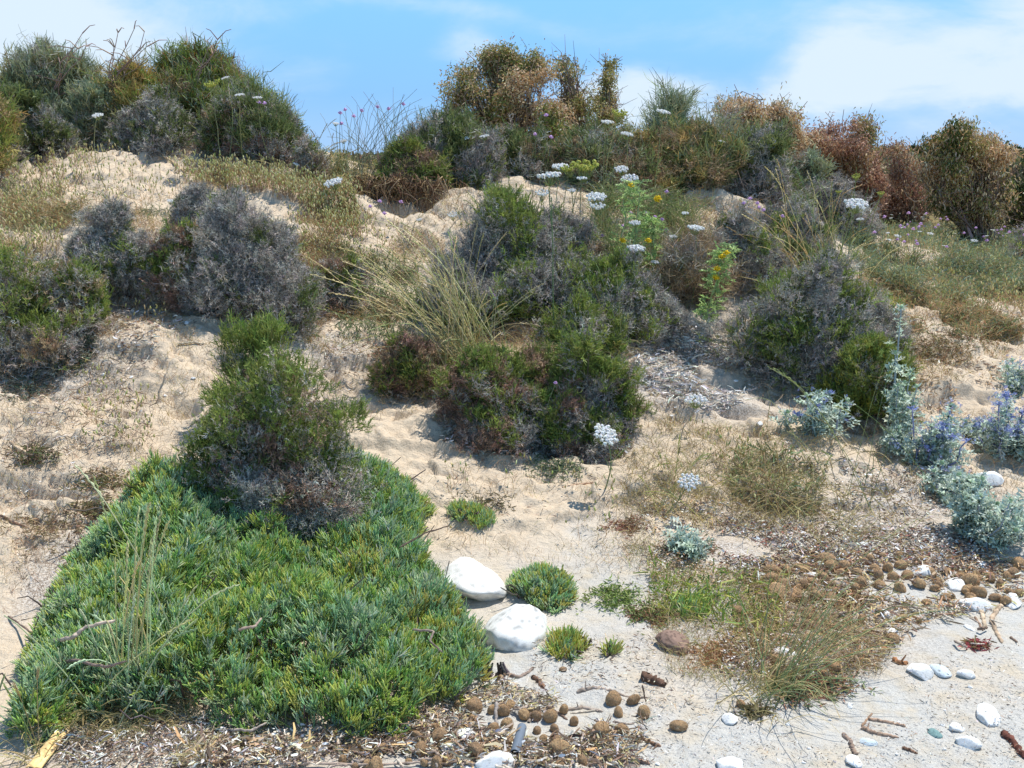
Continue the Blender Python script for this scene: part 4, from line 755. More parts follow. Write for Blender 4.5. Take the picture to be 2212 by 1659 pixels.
grass_clump(1700, 1120, 'dry straw coloured grass clump on the sand below the silver holly', [(1600,1000,6,40,0),(1680,990,8,40,0),(1760,1000,6,40,0),(1820,1040,6,40,0),(1560,1060,5,30,0),(1900,1080,4,30,0),(1650,1060,9,50,-.1)], None, .16, STRAW+[(170,160,110),(190,160,120)], .0016, True, 260, .24)
grass_clump(1475, 1090, 'dry stalks with pale green spikes below the lowest white umbel', [(1450,990,4,14,0),(1480,960,3,16,0),(1520,1000,4,20,0),(1400,1090,4,24,0),(1560,1040,4,24,0)], None, .07, [(196,196,120),(180,176,110)], .0014, True, 160, .15)
grass_clump(820, 395, 'tuft of slender lilac tinged stems on the crest left of the tree', [(758,250,6,20,0),(800,245,8,22,0),(840,240,10,22,0),(880,235,8,22,0),(910,260,6,20,0),(740,290,6,18,0),(790,300,14,36,0),(850,300,14,36,0),(905,320,8,24,0),(930,240,2,16,0)], 8.3, .16, [(164,160,136),(150,150,118),(178,172,150),(140,146,108)], .0024, False, 300, .38, name='stem_tuft', cat='wild plant')
grass_clump(705, 380, 'straw coloured stems at the notch right of the left mound', [(700,330,4,20,0),(725,330,5,20,0),(750,345,6,20,0),(715,290,2,14,0)], 8.0, .12, STRAW+[(170,160,120)], .0022, True, 160, .22)
grass_clump(560, 110, 'bare curved twigs on the skyline of the left mound', [], 9.2, .1, blades=0) if False else None
def bare_plant(px, base, Y, tips, label, col=(160,134,118), name='dead_weed', r=.008):
    b = onground(px, Y); t = thing(name, label, 'dead plant', b, None); acc = Acc()
    for tx, ty in tips:
        tip = at(tx, ty, Y); tt = np.linspace(0, 1, 8)[:, None]; pl = b*(1-tt)+tip*tt; pl[:, 0] += (np.sin(tt*PI)*(b[0]-tip[0])*.35)[:, 0]; pl[1:-1] += rng.normal(size=(6, 3))*.02
        acc.tubes(pl[None], np.linspace(r, r*.35, 8)[None], pick([col], 1), 4)
        for q in range(5):
            s_ = pl[rng.integers(3, 8)]; d = np.array([rng.normal()*.09, rng.normal()*.05, rng.uniform(.0, .10)]); acc.tubes(np.stack([s_, s_+d*.6+np.array([0, 0, .02]), s_+d])[None], np.array([[.006, .004, .003]]), pick([col], 1), 3)
    return part(acc, 'twigs', M_twig, t)
bare_plant(280, 130, 9.0, [(255,70),(290,62),(312,68),(318,100),(245,100),(300,110),(325,118)], 'curly bare dead weed against the sky on the left mound')
bare_plant(450, 120, 9.1, [(470,85),(465,110),(450,105)], 'thin dry twig sticking up from the orange tipped green bush')
bare_plant(175, 120, 9.4, [(178,72),(168,105),(186,100)], 'upright brown spire on top of the blue green bush')
bare_plant(2010, 330, 13.0, [(1988,300),(1990,318)], 'bare sapling against the sky left of the olive tree', r=.01) if False else None
# roots hanging in the hollow under the crest
def roots():
    b = at(880, 415, 8.0); b[2] = float(gz(b[0], b[1]))+.1; t = thing('root_tangle', 'tangle of dry roots hanging over the dark hollow below the crest', 'roots', b, None); acc = Acc(); n_ = 330
    o = np.array([at(rng.uniform(770, 960), rng.uniform(395, 425), 8.05+rng.normal()*.06) for q in range(n_)]); d = np.stack([rng.normal(size=n_)*.10, rng.uniform(-.16, -.02, n_), rng.uniform(-.26, -.02, n_)], 1)
    tt = np.linspace(0, 1, 6)[None, :, None]; pl = o[:, None]+d[:, None]*tt+np.array([0, -.06, .09])*np.sin(tt*PI); pl[:, 1:] += rng.normal(size=(n_, 5, 3))*.018
    acc.tubes(pl, np.linspace(.0045, .0015, 6)[None]*rng.uniform(.5, 1.2, (n_, 1)), pick([(140,112,84),(120,94,70),(168,144,112),(96,76,60)], n_), 4); part(acc, 'roots', M_twig, t)
roots()

# ------------------------------------------------------------------ seaweed balls
def ico(sub=3):
    import bmesh
    bm = bmesh.new(); bmesh.ops.create_icosphere(bm, subdivisions=sub, radius=1); V = np.array([v.co[:] for v in bm.verts]); F = np.array([[v.index for v in f.verts] for f in bm.faces]); bm.free(); return V, F
IV3, IF3 = ico(3); IV4, IF4 = ico(4)
def ball_mesh(i):
    acc = Acc(); k = 1+.26*(vnoise(IV4*1.6+i*9, 2)-.5)+.07*(vnoise(IV4*7+i, 3)-.5)+.05*(vnoise(IV4*18, 4)-.5); V = IV4*k[:, None]
    cn = vnoise(IV4*3+i*3, 5)[:, None]; base_c = lin([(216,176,132),(202,164,124),(222,182,136),(196,160,124)][i % 4]); acc.add(V, IF4, np.clip(base_c*(.85+.3*cn)*(1+.12*rng.normal(size=(len(V), 1))), 0, .8))
    n_ = 900; d = unit(rng.normal(size=(n_, 3))); s_ = unit(np.cross(d, rng.normal(size=(n_, 3)))); P = d*1.0; L_ = rng.uniform(.08, .22, (n_, 1))
    acc.tubes(np.stack([P, P+s_*L_*.6+d*.04, P+s_*L_+d*rng.uniform(-.02, .08, (n_, 1))], 1), .013, pick([(238,208,170),(216,182,142),(244,216,180),(184,150,118)], n_, .15), 2); return acc.mesh('fibre_ball', M_fibre)
BALLS = [ball_mesh(i) for i in range(5)]
B1 = [(1025,1530,20),(990,1522,12),(1083,1469,11),(874,1551,14),(796,1588,12),(904,1592,16),(943,1573,12),(948,1596,18),(909,1620,16),(1030,1624,20),(1064,1534,12),(1086,1536,16),(1095,1565,15),(1064,1577,13),(1101,1524,12),(1021,1553,11),(978,1637,12),(943,1651,14),(810,1655,18),(917,1649,10),(1140,1624,13),(1099,1602,13),
 (1298,1578,23),(1210,1620,22),(1209,1649,13),(1343,1574,16),(1325,1510,17),(1368,1513,14),(1391,1540,14),(1336,1538,13),(1466,1569,15),(1216,1445,7),(1189,1549,16),(1218,1535,12),(1158,1549,12),(1198,1574,11),(1282,1606,10),(1260,1648,14),(1203,1601,13),(1132,1545,14),(1175,1600,11),(1070,1610,11),(1000,1575,11),(860,1600,13),(835,1570,12),(1160,1578,10),(1240,1560,10)]
B2 = [(1785,1207,18),(1800,1223,14),(1824,1225,13),(1815,1237,12),(1918,1226,12),(1942,1202,11),(1946,1220,12),(2096,1254,19),(2075,1244,13),(1677,1282,20),(1663,1256,16),(1691,1263,16),(1670,1232,16),(1694,1230,14),(1810,1359,16),(1744,1324,14),(1745,1352,13),(1740,1384,14),(1649,1411,10),(1595,1432,13),(1677,1432,15),(1733,1434,12),(1782,1430,12),(1805,1445,12),(1780,1457,11),(1929,1382,14),(1984,1340,9),(1597,1321,14),(1600,1521,9),(2200,1216,16),(2190,1238,13),(2176,1246,12),(1780,1252,13),(1850,1241,12),(1868,1215,11),(1890,1236,12),(1880,1210,11),(1930,1245,13),(1960,1240,13),(1985,1262,13),(1900,1262,13),(1860,1262,13),(2020,1270,11),(2120,1282,13),(2150,1290,12),(2160,1262,12),(2140,1250,11),(1990,1210,10),(1905,1200,10),(1845,1195,10),(1820,1200,11)]
def ball(px, py, r, lab, grp, ex=None):
    g = hit1(px, py+r*.55); k = math.hypot(g[1], EYE)/FPX; R = r*k; o = obj('seaweed_ball', BALLS[rng.integers(0, 5)], None, (g[0], g[1]+R*.15, g[2]+R*rng.uniform(.25, .72)), tuple(rng.uniform(0, 6, 3) if ex is None else (0, 0, rng.normal()*.3)), (R*rng.uniform(.95, 1.2), R*rng.uniform(.8, 1.02), R*rng.uniform(.62, .95)) if ex is None else (R*ex, R*.8, R*.75))
    tag(o, lab, 'seaweed ball', grp)
LB1 = {(1025,1530): 'largest round brown seaweed ball at the right edge of the green mat', (990,1522): 'small round seaweed ball touching the largest one by the mat', (1298,1578): 'widest tan seaweed ball at the right end of the drift line', (1210,1620): 'big round seaweed ball right of the grey tube', (1030,1624): 'big round seaweed ball between the white block and the white pebbles', (1216,1445): 'tiny seaweed ball alone on the sand under the loose samphire sprigs', (1466,1569): 'flattened orange brown seaweed ball alone on the pale sand', (948,1596): 'smooth oval seaweed ball beside the two white pebbles', (1083,1469): 'round seaweed ball at the foot of the dark bark stump'}
for q in B1: ball(*q, LB1.get(q[:2], 'brown fibrous seaweed ball in the litter below the mat'), 'seaweed balls below the green mat' if q[:2] not in LB1 else None, 1.25 if q[:2] == (1466, 1569) else None)
for q in B2: ball(*q, 'brown fibrous seaweed ball in the drift band at right', 'seaweed balls in the right drift band')
for i in range(60):
    px = rng.uniform(1640, 2205); py = 1215+(px-1640)*.03+rng.beta(1.3, 1.8)*130
    if px > 2000: py = min(py, 1290+rng.normal()*8)
    ball(px, py, rng.uniform(8, 14), 'brown fibrous seaweed ball in the drift band at right', 'seaweed balls in the right drift band')
for i in range(34):
    ball(rng.uniform(700, 1330), 1660-abs(rng.normal())*50, rng.uniform(6, 12), 'brown fibrous seaweed ball in the litter below the mat', 'seaweed balls below the green mat')

# ------------------------------------------------------------------ stones
def stone_mesh(name, seed, c, flat=.6, rough=.16, angular=0., speck=0.):
    V = IV4.copy(); k = 1+rough*2*(vnoise(V*1.3+seed*7, seed)-.5)+rough*.7*(vnoise(V*3.4+seed, 3)-.5)+.06*(vnoise(V*9+seed, 6)-.5)+.035*(vnoise(V*22+seed, 8)-.5); V = V*k[:, None]
    if angular:
        for q in range(9):
            n_ = unit(np.random.default_rng(seed*10+q).normal(size=3)); d = V@n_; lim = .64+.12*(q % 3); V = V-np.maximum(d-lim, 0)[:, None]*n_*.9
    V[:, 2] *= flat; col = np.clip(lin(c)*(1+.22*(vnoise(IV4*4+seed, 9)[:, None]-.5)-.25*(vnoise(IV4*13+seed, 10)[:, None] > .72)), 0, .92)
    if speck: col = np.where((vnoise(IV4*16+seed, 12) > 1-speck)[:, None], col*.5, col)
    col = np.broadcast_to(col, V.shape).copy(); acc = Acc(); acc.add(V, IF4, col); return acc.mesh(name, M_stone, smooth=True)
def stone(px, py, w, h, label, me, rot=0., flat=None, grp=None, name='white_pebble', cat='stone', sink=.3):
    g = hit1(px, py+h*.2); k = math.hypot(g[1], EYE)/FPX; R = w*.5*k; D_ = max(h*.5*k/ .62, R*.45); o = obj(name, me, None, (g[0], g[1], g[2]+R*(.30-.55*sink)), (rng.normal()*.08, rng.normal()*.08, rot), (R, D_, R)); tag(o, label, cat, grp); return o
WS = [stone_mesh('pebble', s_, (246,246,242), f, .15, a) for s_, f, a in [(1,.6,1),(2,.5,1),(3,.7,1),(4,.45,1),(5,.8,1),(6,.6,1)]]
SB = stone_mesh('pebble', 8, (214,226,232), .45, .12, 0); SG = stone_mesh('pebble', 9, (128,160,158), .4, .1, 0)
big1 = stone_mesh('boulder', 27, (240,238,232), .58, .16, 1); big2 = stone_mesh('boulder', 24, (238,237,232), .72, .14, 1., .22)
o = stone(1020, 1246, 128, 118, 'upper smooth white boulder at the right edge of the green mat', big1, .35, name='white_boulder', cat='boulder', sink=.25); o.scale[2] *= 1.05
o = stone(1108, 1352, 128, 100, 'lower rough white boulder with grey speckled front beside the mat', big2, -.3, name='white_boulder', cat='boulder', sink=.2); o.scale[2] *= 1.12
o = stone(1155, 1322, 34, 50, 'small white shard leaning on the lower white boulder', WS[4], .5, name='white_stone'); o.scale[2] *= 1.4
PEB = [(1007,1589,46,32,2,'white angular pebble left of the grey tube'),(972,1614,42,32,0,'bluish white pebble below the angular one left of the tube'),(1068,1645,92,40,1,'flat white block at the bottom edge below the grey tube'),(1018,1660,40,26,3,'white pebble cut by the bottom edge beside the flat block'),(1136,1608,24,16,3,'small white chip right of the grey tube'),
 (1995,1234,52,30,0,'long white stone among the balls of the right drift'),(2124,1220,30,32,2,'upright white stone below the large glaucous holly'),(2061,1260,42,36,4,'pointed white stone in the middle of the right drift'),(2105,1303,66,40,1,'biggest rounded white stone on the right beach'),(2187,1295,36,40,5,'speckled white round stone at the right edge'),(1646,1242,24,16,3,'small white pebble left of the right drift balls'),
 (1698,1415,48,36,5,'white angular stone in the lower right litter'),(1988,1446,54,40,0,'round cream white stone half buried in pale sand'),(2086,1457,44,16,3,'thin white shell like stone lying on pale sand'),(2133,1541,46,46,4,'triangular pale stone on the right beach'),(2065,1572,40,18,3,'narrow white chip beside the triangular stone'),(2091,1600,50,30,1,'flat white pebble below the triangular stone'),
 (1576,1652,56,40,0,'white egg shaped pebble cut by the bottom edge'),(1843,1642,38,26,3,'pale white pebble near the bottom edge'),(1576,1553,36,24,5,'white pebble with dark hollow on open pale sand'),(1904,1323,42,22,1,'white stone half hidden under the wiry grass'),(1925,1365,38,20,3,'flat white stone below the wiry grass'),(1754,1241,32,16,1,'white flat stone in the upper drift'),(1866,1174,22,14,3,'small bluish white stone above the drift'),(1605,770,20,10,1,'white stone on the slope below the ash grey shrub'),(2095,1355,14,18,4,'small white chip beside the forked stick'),
 (2134,1030,64,44,0,'bright white stone behind the large glaucous holly'),(2200,1100,46,34,1,'bright white stone at the right edge inside the holly'),(2085,1048,34,22,3,'smaller white stone left in the large glaucous holly'),(1640,915,16,9,2,'little white stone on the sand above the dry clump'),(385,655,9,7,1,'tiny white stone by the black branch')]
for px, py, w, h, i, lab in PEB: stone(px, py, w, h, lab, WS[i], rng.normal()*.5)
stone(2031, 1444, 34, 34, 'pale blue grey rounded stone touching the cream white one', SB, .2, name='grey_pebble'); stone(2019, 1582, 22, 22, 'blue green oval pebble on the right beach', SG, .3, name='green_pebble'); stone(1876, 1600, 40, 16, 'faint pale blue flat stone buried in the sand', SB, -.4, name='grey_pebble', sink=.8); stone(1828, 1226, 16, 14, 'small grey blue stone among drift balls', SB, 1., name='grey_pebble')
br = stone_mesh('rock', 31, (150,124,110), .8, .2, 1., .3); o = stone(1453, 1386, 66, 52, 'reddish brown and grey rough rock at the left of the dry grass', br, .4, name='brown_rock', sink=.2)
rng2 = np.random.default_rng(5)
for i in range(46):  # small loose white chips one can count on the open sand
    px, py = (rng2.uniform(1380, 2200), rng2.uniform(1480, 1650)) if i < 16 else (rng2.uniform(200, 420), rng2.uniform(600, 900)) if i < 28 else (rng2.uniform(1400, 1660), rng2.uniform(740, 900))
    w_ = rng2.uniform(5, 12); stone(px, py, w_, w_*.7, ['tiny white chip on the open beach sand', 'tiny white chip on the left sand slope', 'tiny white chip on the bleached slope'][0 if i < 16 else 1 if i < 28 else 2], WS[i % 6], rng2.uniform(0, 3), grp=['white chips on the beach', 'white chips on the left slope', 'white chips on the bleached slope'][0 if i < 16 else 1 if i < 28 else 2], name='white_chip')

# ------------------------------------------------------------------ driftwood, cane, tube
def stick(pts, w, label, c=(150,128,110), name='driftwood_stick', lift=.5, up=None, sides=7, grp=None):
    P = []
    for j, (px, py) in enumerate(pts):
        g = hit1(px, py); k = math.hypot(g[1], EYE)/FPX; hh = w*.5*k*lift+(up[j] if up else 0); s_ = 1-hh/EYE  # slide toward the eye so the raised point keeps its place
        P.append([g[0]*s_, g[1]*s_, max(g[2]*s_+hh, g[2]*0+float(gz(g[0]*s_, g[1]*s_))+w*.5*k*lift)])
    P = np.array(P); k = math.hypot(P[0, 1], EYE)/FPX; m = max(10, 6*len(P)); tt = np.linspace(0, len(P)-1, m); pl = np.stack([np.interp(tt, range(len(P)), P[:, q]) for q in range(3)], 1)
    R = w*.5*k; pl[1:-1] += rng.normal(size=(m-2, 3))*R*.22; rr = R*(1+.10*rng.normal(size=m))*np.linspace(1.05, .72, m); rr[0] *= .6; rr[-1] *= (.35 if w < 18 else .75); pl[:, 2] -= R*.25; acc = Acc()
    acc.tubes(pl[None], rr[None], np.clip(lin(c)*(1+.12*rng.normal(size=(1, m, 1))), 0, .9)*np.ones((1, m, 3)), sides)
    if 6 < w < 14:
        q = 2; 
        for e in range(q): s_ = pl[rng.integers(2, m-2)]; acc.tubes(np.stack([s_, s_+rng.normal(size=3)*R*1.6])[None], np.array([[R*.5, R*.2]]), lin(c), 5)
    b = pl[m//2]; me = acc.mesh(name, M_wood, b); o = obj(name, me, None, b); tag(o, label, 'driftwood', grp); return o
PALE = (222,208,188); GRW = (172,156,142); DKW = (132,112,98); RDW = (166,132,112)
stick([(107,1384),(154,1377),(186,1354),(250,1338)], 9, 'pale curved branch lying over the left of the green mat', (196,176,158), up=[.06,.2,.22,.24])
stick([(100,1438),(161,1425),(229,1440),(275,1427)], 6, 'thin grey branch on the mat below the pale curved one', (128,110,100), up=[.05,.18,.2,.22])
stick([(515,1359),(551,1352),(565,1334)], 6, 'short hooked pale twig in the middle of the green mat', (168,148,132), up=[.27,.27,.28])
stick([(892,1359),(938,1363),(928,1384),(956,1409)], 5, 'bent grey twig on the right side of the green mat', (140,124,112), up=[.26,.25,.24,.2])
stick([(863,1182),(920,1150),(970,1135)], 4, 'thin dark twig sticking out of the mat toward the sand', (84,70,62), up=[.2,.15,.08])
stick([(472,1577),(510,1576),(544,1577),(576,1560)], 6, 'bent grey stick under the lower edge of the green mat', GRW, up=[.01,.03,.04,.05])
stick([(600,1650),(700,1648),(800,1652),(900,1646),(960,1650)], 6, 'long pale stick along the bottom edge of the photo', (176,156,140), up=[.01]*5)
stick([(1038,1585),(1075,1584),(1112,1572)], 12, 'thick pale driftwood behind the grey tube', PALE)
stick([(1072,1516),(1071,1545),(1074,1574)], 8, 'knobbly grey stick standing between seaweed balls', (150,140,132), up=[.05,.03,.01])
stick([(1142,1560),(1150,1545),(1164,1529)], 8, 'short brown stick pointing up between two balls', GRW)
stick([(1175,1522),(1200,1536),(1226,1554)], 7, 'dark forked stick right of the short brown one', DKW)
stick([(1090,1453),(1120,1463),(1140,1453),(1152,1440)], 8, 'curved grey root right of the bark stump', (150,132,120))
stick([(1150,1459),(1164,1470),(1175,1484)], 11, 'bent piece of bark on clean sand above the drift line', (126,98,80))
stick([(1246,1494),(1280,1484),(1322,1490)], 9, 'arched brown stick on the pale sand', GRW); stick([(1322,1491),(1352,1504),(1400,1506)], 5, 'thin end stick right of the arched brown stick', GRW)
stick([(1228,1533),(1262,1526),(1302,1536)], 8, 'grey wavy stick above the widest ball', GRW); stick([(1232,1540),(1300,1532)], 4, 'thin pale twig under the grey wavy stick', PALE)
stick([(1362,1588),(1395,1598),(1428,1611)], 10, 'brown stick on the pale sand right of the widest ball', (132,104,84))
stick([(1318,1588),(1330,1612),(1342,1628)], 8, 'dark twisted root near the bottom right of the drift', DKW)
stick([(1290,1628),(1330,1630),(1368,1638),(1404,1650)], 11, 'reddish braided root near the bottom edge', RDW)
stick([(1388,1480),(1394,1515)], 4, 'thin dark twig standing on the sand by the log stub', DKW, up=[.05,.0])
stick([(1390,1462),(1412,1470),(1437,1478)], 22, 'short thick dark log stub with grooves lying on sand', (104,80,66), name='log_stub')
stick([(1345,1400),(1330,1412),(1318,1424)], 6, 'grey twig beside the very small samphire seedling', (128,116,108))
stick([(1876,1553),(1900,1556),(1930,1562),(1956,1568)], 9, 'upper brown stick of the pair on the right beach', (176,148,126)); stick([(1862,1570),(1880,1580),(1910,1586),(1942,1592)], 9, 'lower brown stick of the pair on the right beach', (164,138,118))
stick([(1862,1568),(1876,1550),(1884,1540)], 5, 'thin twig joining the pair of brown sticks', (160,130,106)); stick([(1820,1584),(1836,1600),(1842,1618),(1848,1630)], 11, 'knobbly brown stick on the beach left of the pair', (160,138,122))
stick([(1950,1614),(1966,1620),(1982,1628)], 8, 'short brown stick right of the pair near the bottom', (140,110,90)); stick([(2170,1580),(2190,1604),(2212,1636)], 16, 'dark red brown bark piece at the lower right corner', (112,70,58))
stick([(2120,1315),(2124,1336),(2127,1358)], 10, 'pale flat stick left of the forked one', (196,176,150)); stick([(2162,1305),(2150,1322),(2141,1338),(2152,1362),(2164,1388)], 10, 'pale forked stick bent like a boomerang on the beach', (190,166,140)); stick([(2106,1332),(2124,1362)], 6, 'thin dark stick beside the pale flat one', (150,124,104))
stick([(2182,1376),(2196,1387)], 7, 'short dark stub near the right edge of the beach', DKW); stick([(1929,1424),(1945,1432),(1962,1432)], 12, 'orange brown bark chip by the cream white stone', (168,120,84))
stick([(1420,1190),(1460,1184),(1500,1196)], 5, 'thin pale root under the low sea holly', PALE); stick([(1215,1052),(1262,1044),(1300,1040)], 5, 'thin pinkish root lying on the clean sand pad', (196,160,132)); stick([(383,742),(412,738),(442,742)], 5, 'straight pale stick on the left sand slope', (206,192,168))
stick([(430,640),(436,675),(458,678),(478,660),(507,655)], 7, 'black crooked branch at the foot of the biggest grey cushion', (58,48,44), up=[.08,.05,.05,.06,.07]); stick([(440,470),(470,455),(500,470)], 8, 'black dead branch above the biggest grey cushion', (62,54,52), up=[.12,.18,.14])
stick([(0,1112),(20,1122),(60,1140)], 6, 'grey brown stick at the left edge of the slope', (140,112,96)); stick([(0,940),(30,960),(62,982)], 8, 'pale split stick at the left edge of the slope', (200,176,146)); stick([(18,1330),(60,1360),(90,1385)], 4, 'thin dark twig left of the green mat', DKW, up=[0,.03,.06])
stick([(2095,1335),(2118,1347)], 5, 'little twig by the biggest rounded white stone', GRW); stick([(1640,1262),(1662,1254)], 8, 'short pale stick at the left of the right drift', PALE); stick([(1700,1410),(1712,1384)], 6, 'upright pale splinter above the angular white stone', PALE)
stick([(330,318),(400,370),(430,390)], 5, 'pale dry stalk lying down the bare sand chute', (206,180,140)); 
for i in range(60):
    px, py = rng2.uniform(620, 1330), 1655-abs(rng2.normal())*48; a = rng2.uniform(0, PI); L_ = rng2.uniform(18, 55); g = [DKW, GRW, PALE, (170,150,134)][i % 4]
    if py < 1600 and px < 900: continue
    stick([(px, py), (px+math.cos(a)*L_*.5, py+math.sin(a)*L_*.22+rng2.normal()*3), (px+math.cos(a)*L_, py+math.sin(a)*L_*.4)], rng2.uniform(3, 7), 'small weathered stick in the litter below the mat', g, grp='small sticks in the litter below the mat', up=[.012, .02, .012])
for i in range(50):
    px, py = rng2.uniform(1600, 2150), rng2.uniform(1215, 1390); a = rng2.uniform(-.5, 1.2); L_ = rng2.uniform(16, 46)
    stick([(px, py), (px+math.cos(a)*L_*.5, py+math.sin(a)*L_*.25), (px+math.cos(a)*L_, py+math.sin(a)*L_*.5)], rng2.uniform(3, 6), 'small weathered stick in the right drift band', [DKW, GRW, PALE, RDW][i % 4], grp='small sticks in the right drift band', up=[.01, .02, .01])
# dark bark stump at the tip of the mat
def stump():
    b = hit1(1070, 1462); t = thing('bark_stump', 'dark grey split bark stump at the right tip of the green mat', 'stump', b, None); acc = Acc()
    for q in range(16):
        o_ = b+np.array([rng.normal()*.018, rng.normal()*.012, 0]); d = np.array([rng.normal()*.012-.004, rng.normal()*.01, rng.uniform(.02, .055)]); acc.tubes(np.stack([o_, o_+d*.5+rng.normal(size=3)*.003, o_+d])[None], np.array([[.007, .006, .003]]), pick([(92,84,80),(64,56,54),(130,120,112)], 1), 5)
    part(acc, 'bark', M_wood, t)
stump()
def cane():
    A0 = hit1(72, 1675); A1 = hit1(156, 1566); b = (A0+A1)/2; ax = A1-A0; L_ = np.linalg.norm(ax); ax /= L_; sd = unit(np.cross(ax, [0, 0, 1])); up = np.cross(sd, ax); R = .0135; acc = Acc(); K = 16; na = 12
    for off, r_ in ((-.55, R), (.75, R*.7)):
        tt = np.linspace(0, 1, K); th = np.linspace(-.15, PI+.15, na); V = []
        for i, s_ in enumerate(tt):
            node = 1+.10*math.exp(-((s_-.62)/.02)**2)+.05*math.exp(-((s_-.1)/.02)**2); c0 = A0+ax*L_*s_+sd*off*R+np.array([0, 0, .016])
            for a in th: V.append(c0+sd*math.cos(a)*r_*node+up*math.sin(a)*r_*node*.8)
            for a in th[::-1]: V.append(c0+sd*math.cos(a)*r_*.8+up*math.sin(a)*r_*.62)
        V = np.array(V); m = na*2; idx = np.arange(K*m).reshape(K, m); F = np.stack([idx[:-1], np.roll(idx, -1, 1)[:-1], np.roll(idx, -1, 1)[1:], idx[1:]], -1).reshape(-1, 4)
        caps = [(idx[e, q], idx[e, q+1], idx[e, m-2-q], idx[e, m-1-q]) for e in (0, K-1) for q in range(na-1)]
        col = pick([(226,196,140)], len(V), .05)*(1-.35*(rng.random((len(V), 1)) < .06)); acc.add(V, F, col); acc.v.append(np.zeros((0, 3))); acc.c.append(np.zeros((0, 3))); acc.f.append(np.array(caps)+acc.n-len(V))
    o = obj('split_cane', acc.mesh('split_cane', M_wood, b), None, b); tag(o, 'yellow split cane lying at the lower left corner', 'cane', None)
cane()
def tube_():
    A1 = hit1(1128, 1584); A0 = hit1(1112, 1640); b = (A0+A1)/2; ax = A1-A0; ax[2] += .004; L_ = np.linalg.norm(ax); ax /= L_; sd = unit(np.cross(ax, [0, 0, 1])); up = np.cross(sd, ax); R = .0128; na = 28; V = []; col = []
    prof = [(0, R), (.04, R*1.0), (.5, R), (.985, R), (1, R*.96), (1, R*.86), (.6, R*.85), (0, R*.85)]
    for s_, r_ in prof:
        for q in range(na):
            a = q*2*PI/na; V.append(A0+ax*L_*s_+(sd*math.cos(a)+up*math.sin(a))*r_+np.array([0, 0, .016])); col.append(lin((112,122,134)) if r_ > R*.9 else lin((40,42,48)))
    K = len(prof); idx = np.arange(K*na).reshape(K, na); idx2 = np.concatenate([idx, idx[:1]]); F = np.stack([idx2[:-1], np.roll(idx2, -1, 1)[:-1], np.roll(idx2, -1, 1)[1:], idx2[1:]], -1).reshape(-1, 4)
    acc = Acc(); acc.add(np.array(V), F, np.array(col)); o = obj('plastic_tube', acc.mesh('plastic_tube', M_plast, b, True), None, b); tag(o, 'grey blue hollow plastic tube lying among the seaweed balls', 'tube', None)
tube_()

# ------------------------------------------------------------------ what nobody could count: litter, dry grass, low weeds
def region(poly, n_):
    P = np.array(poly, float); mn, mx_ = P.min(0), P.max(0); X = rng.uniform(mn[0], mx_[0], n_*4); Y = rng.uniform(mn[1], mx_[1], n_*4); ok = inpoly(X, Y, poly); X, Y = X[ok][:n_], Y[ok][:n_]; g, o = hit(X, Y); return g[o]
CH = np.array([hit1(*q)[:2] for q in [(275,312),(190,385),(120,440),(200,455),(400,455),(430,385),(340,345)]])
def clump_filter(g, fr, lo, s_=50):
    g = g[~(inpoly(g[:, 0], g[:, 1], CH) & (rng.random(len(g)) < .72))]
    return g[n2(g[:, 0], g[:, 1], s_, fr)*.7+n2(g[:, 0], g[:, 1], s_+1, fr*3.5)*.3 > lo]
def stuff(acc, name, label, mat): o = obj(name, acc.mesh(name, mat)); tag(o, label, name.replace('_', ' '), None, 'stuff'); return o
def blades(acc, g, h, pal, r=.0011, out=.5, seg=4, jit=.15):
    n_ = len(g); a = rng.uniform(0, 2*PI, n_); L_ = h*rng.uniform(.4, 1.3, n_)*(np.maximum(g[:, 1], 2)/4.5)**.25; s_ = (np.maximum(g[:, 1], 3)/4.)**.9; tt = np.linspace(0, 1, seg)[None, :, None]
    d = np.stack([np.cos(a), np.sin(a), np.zeros(n_)], 1)*rng.uniform(.1, 1, (n_, 1))*out*2
    P = g[:, None]+d[:, None]*L_[:, None, None]*tt**1.4+np.array([0, 0, 1])*(L_[:, None, None]*(tt-.35*tt**2)); P[:, 1:] += rng.normal(size=(n_, seg-1, 3))*L_[:, None, None]*.05
    acc.tubes(P, np.linspace(r, r*.45, seg)[None]*s_[:, None], pick(pal, n_, jit), 2); return P
def spikes(acc, tip, pal, l=.02, r=.0045):
    """soft oval seed heads"""
    n_ = len(tip); s_ = (np.maximum(tip[:, 1], 3)/5.)**.35; d = unit(rng.normal(size=(n_, 3))*.25+np.array([0, 0, 1])); L_ = (l*s_*rng.uniform(.7, 1.3, n_))[:, None]
    acc.tubes(np.stack([tip, tip+d*L_*.25, tip+d*L_*.7, tip+d*L_*1.1], 1), np.array([[.25, 1, .85, .1]])*r*s_[:, None], pick(pal, n_, .12), 4)
BUN = [(216,208,150),(200,196,132),(226,216,166),(188,188,120)]
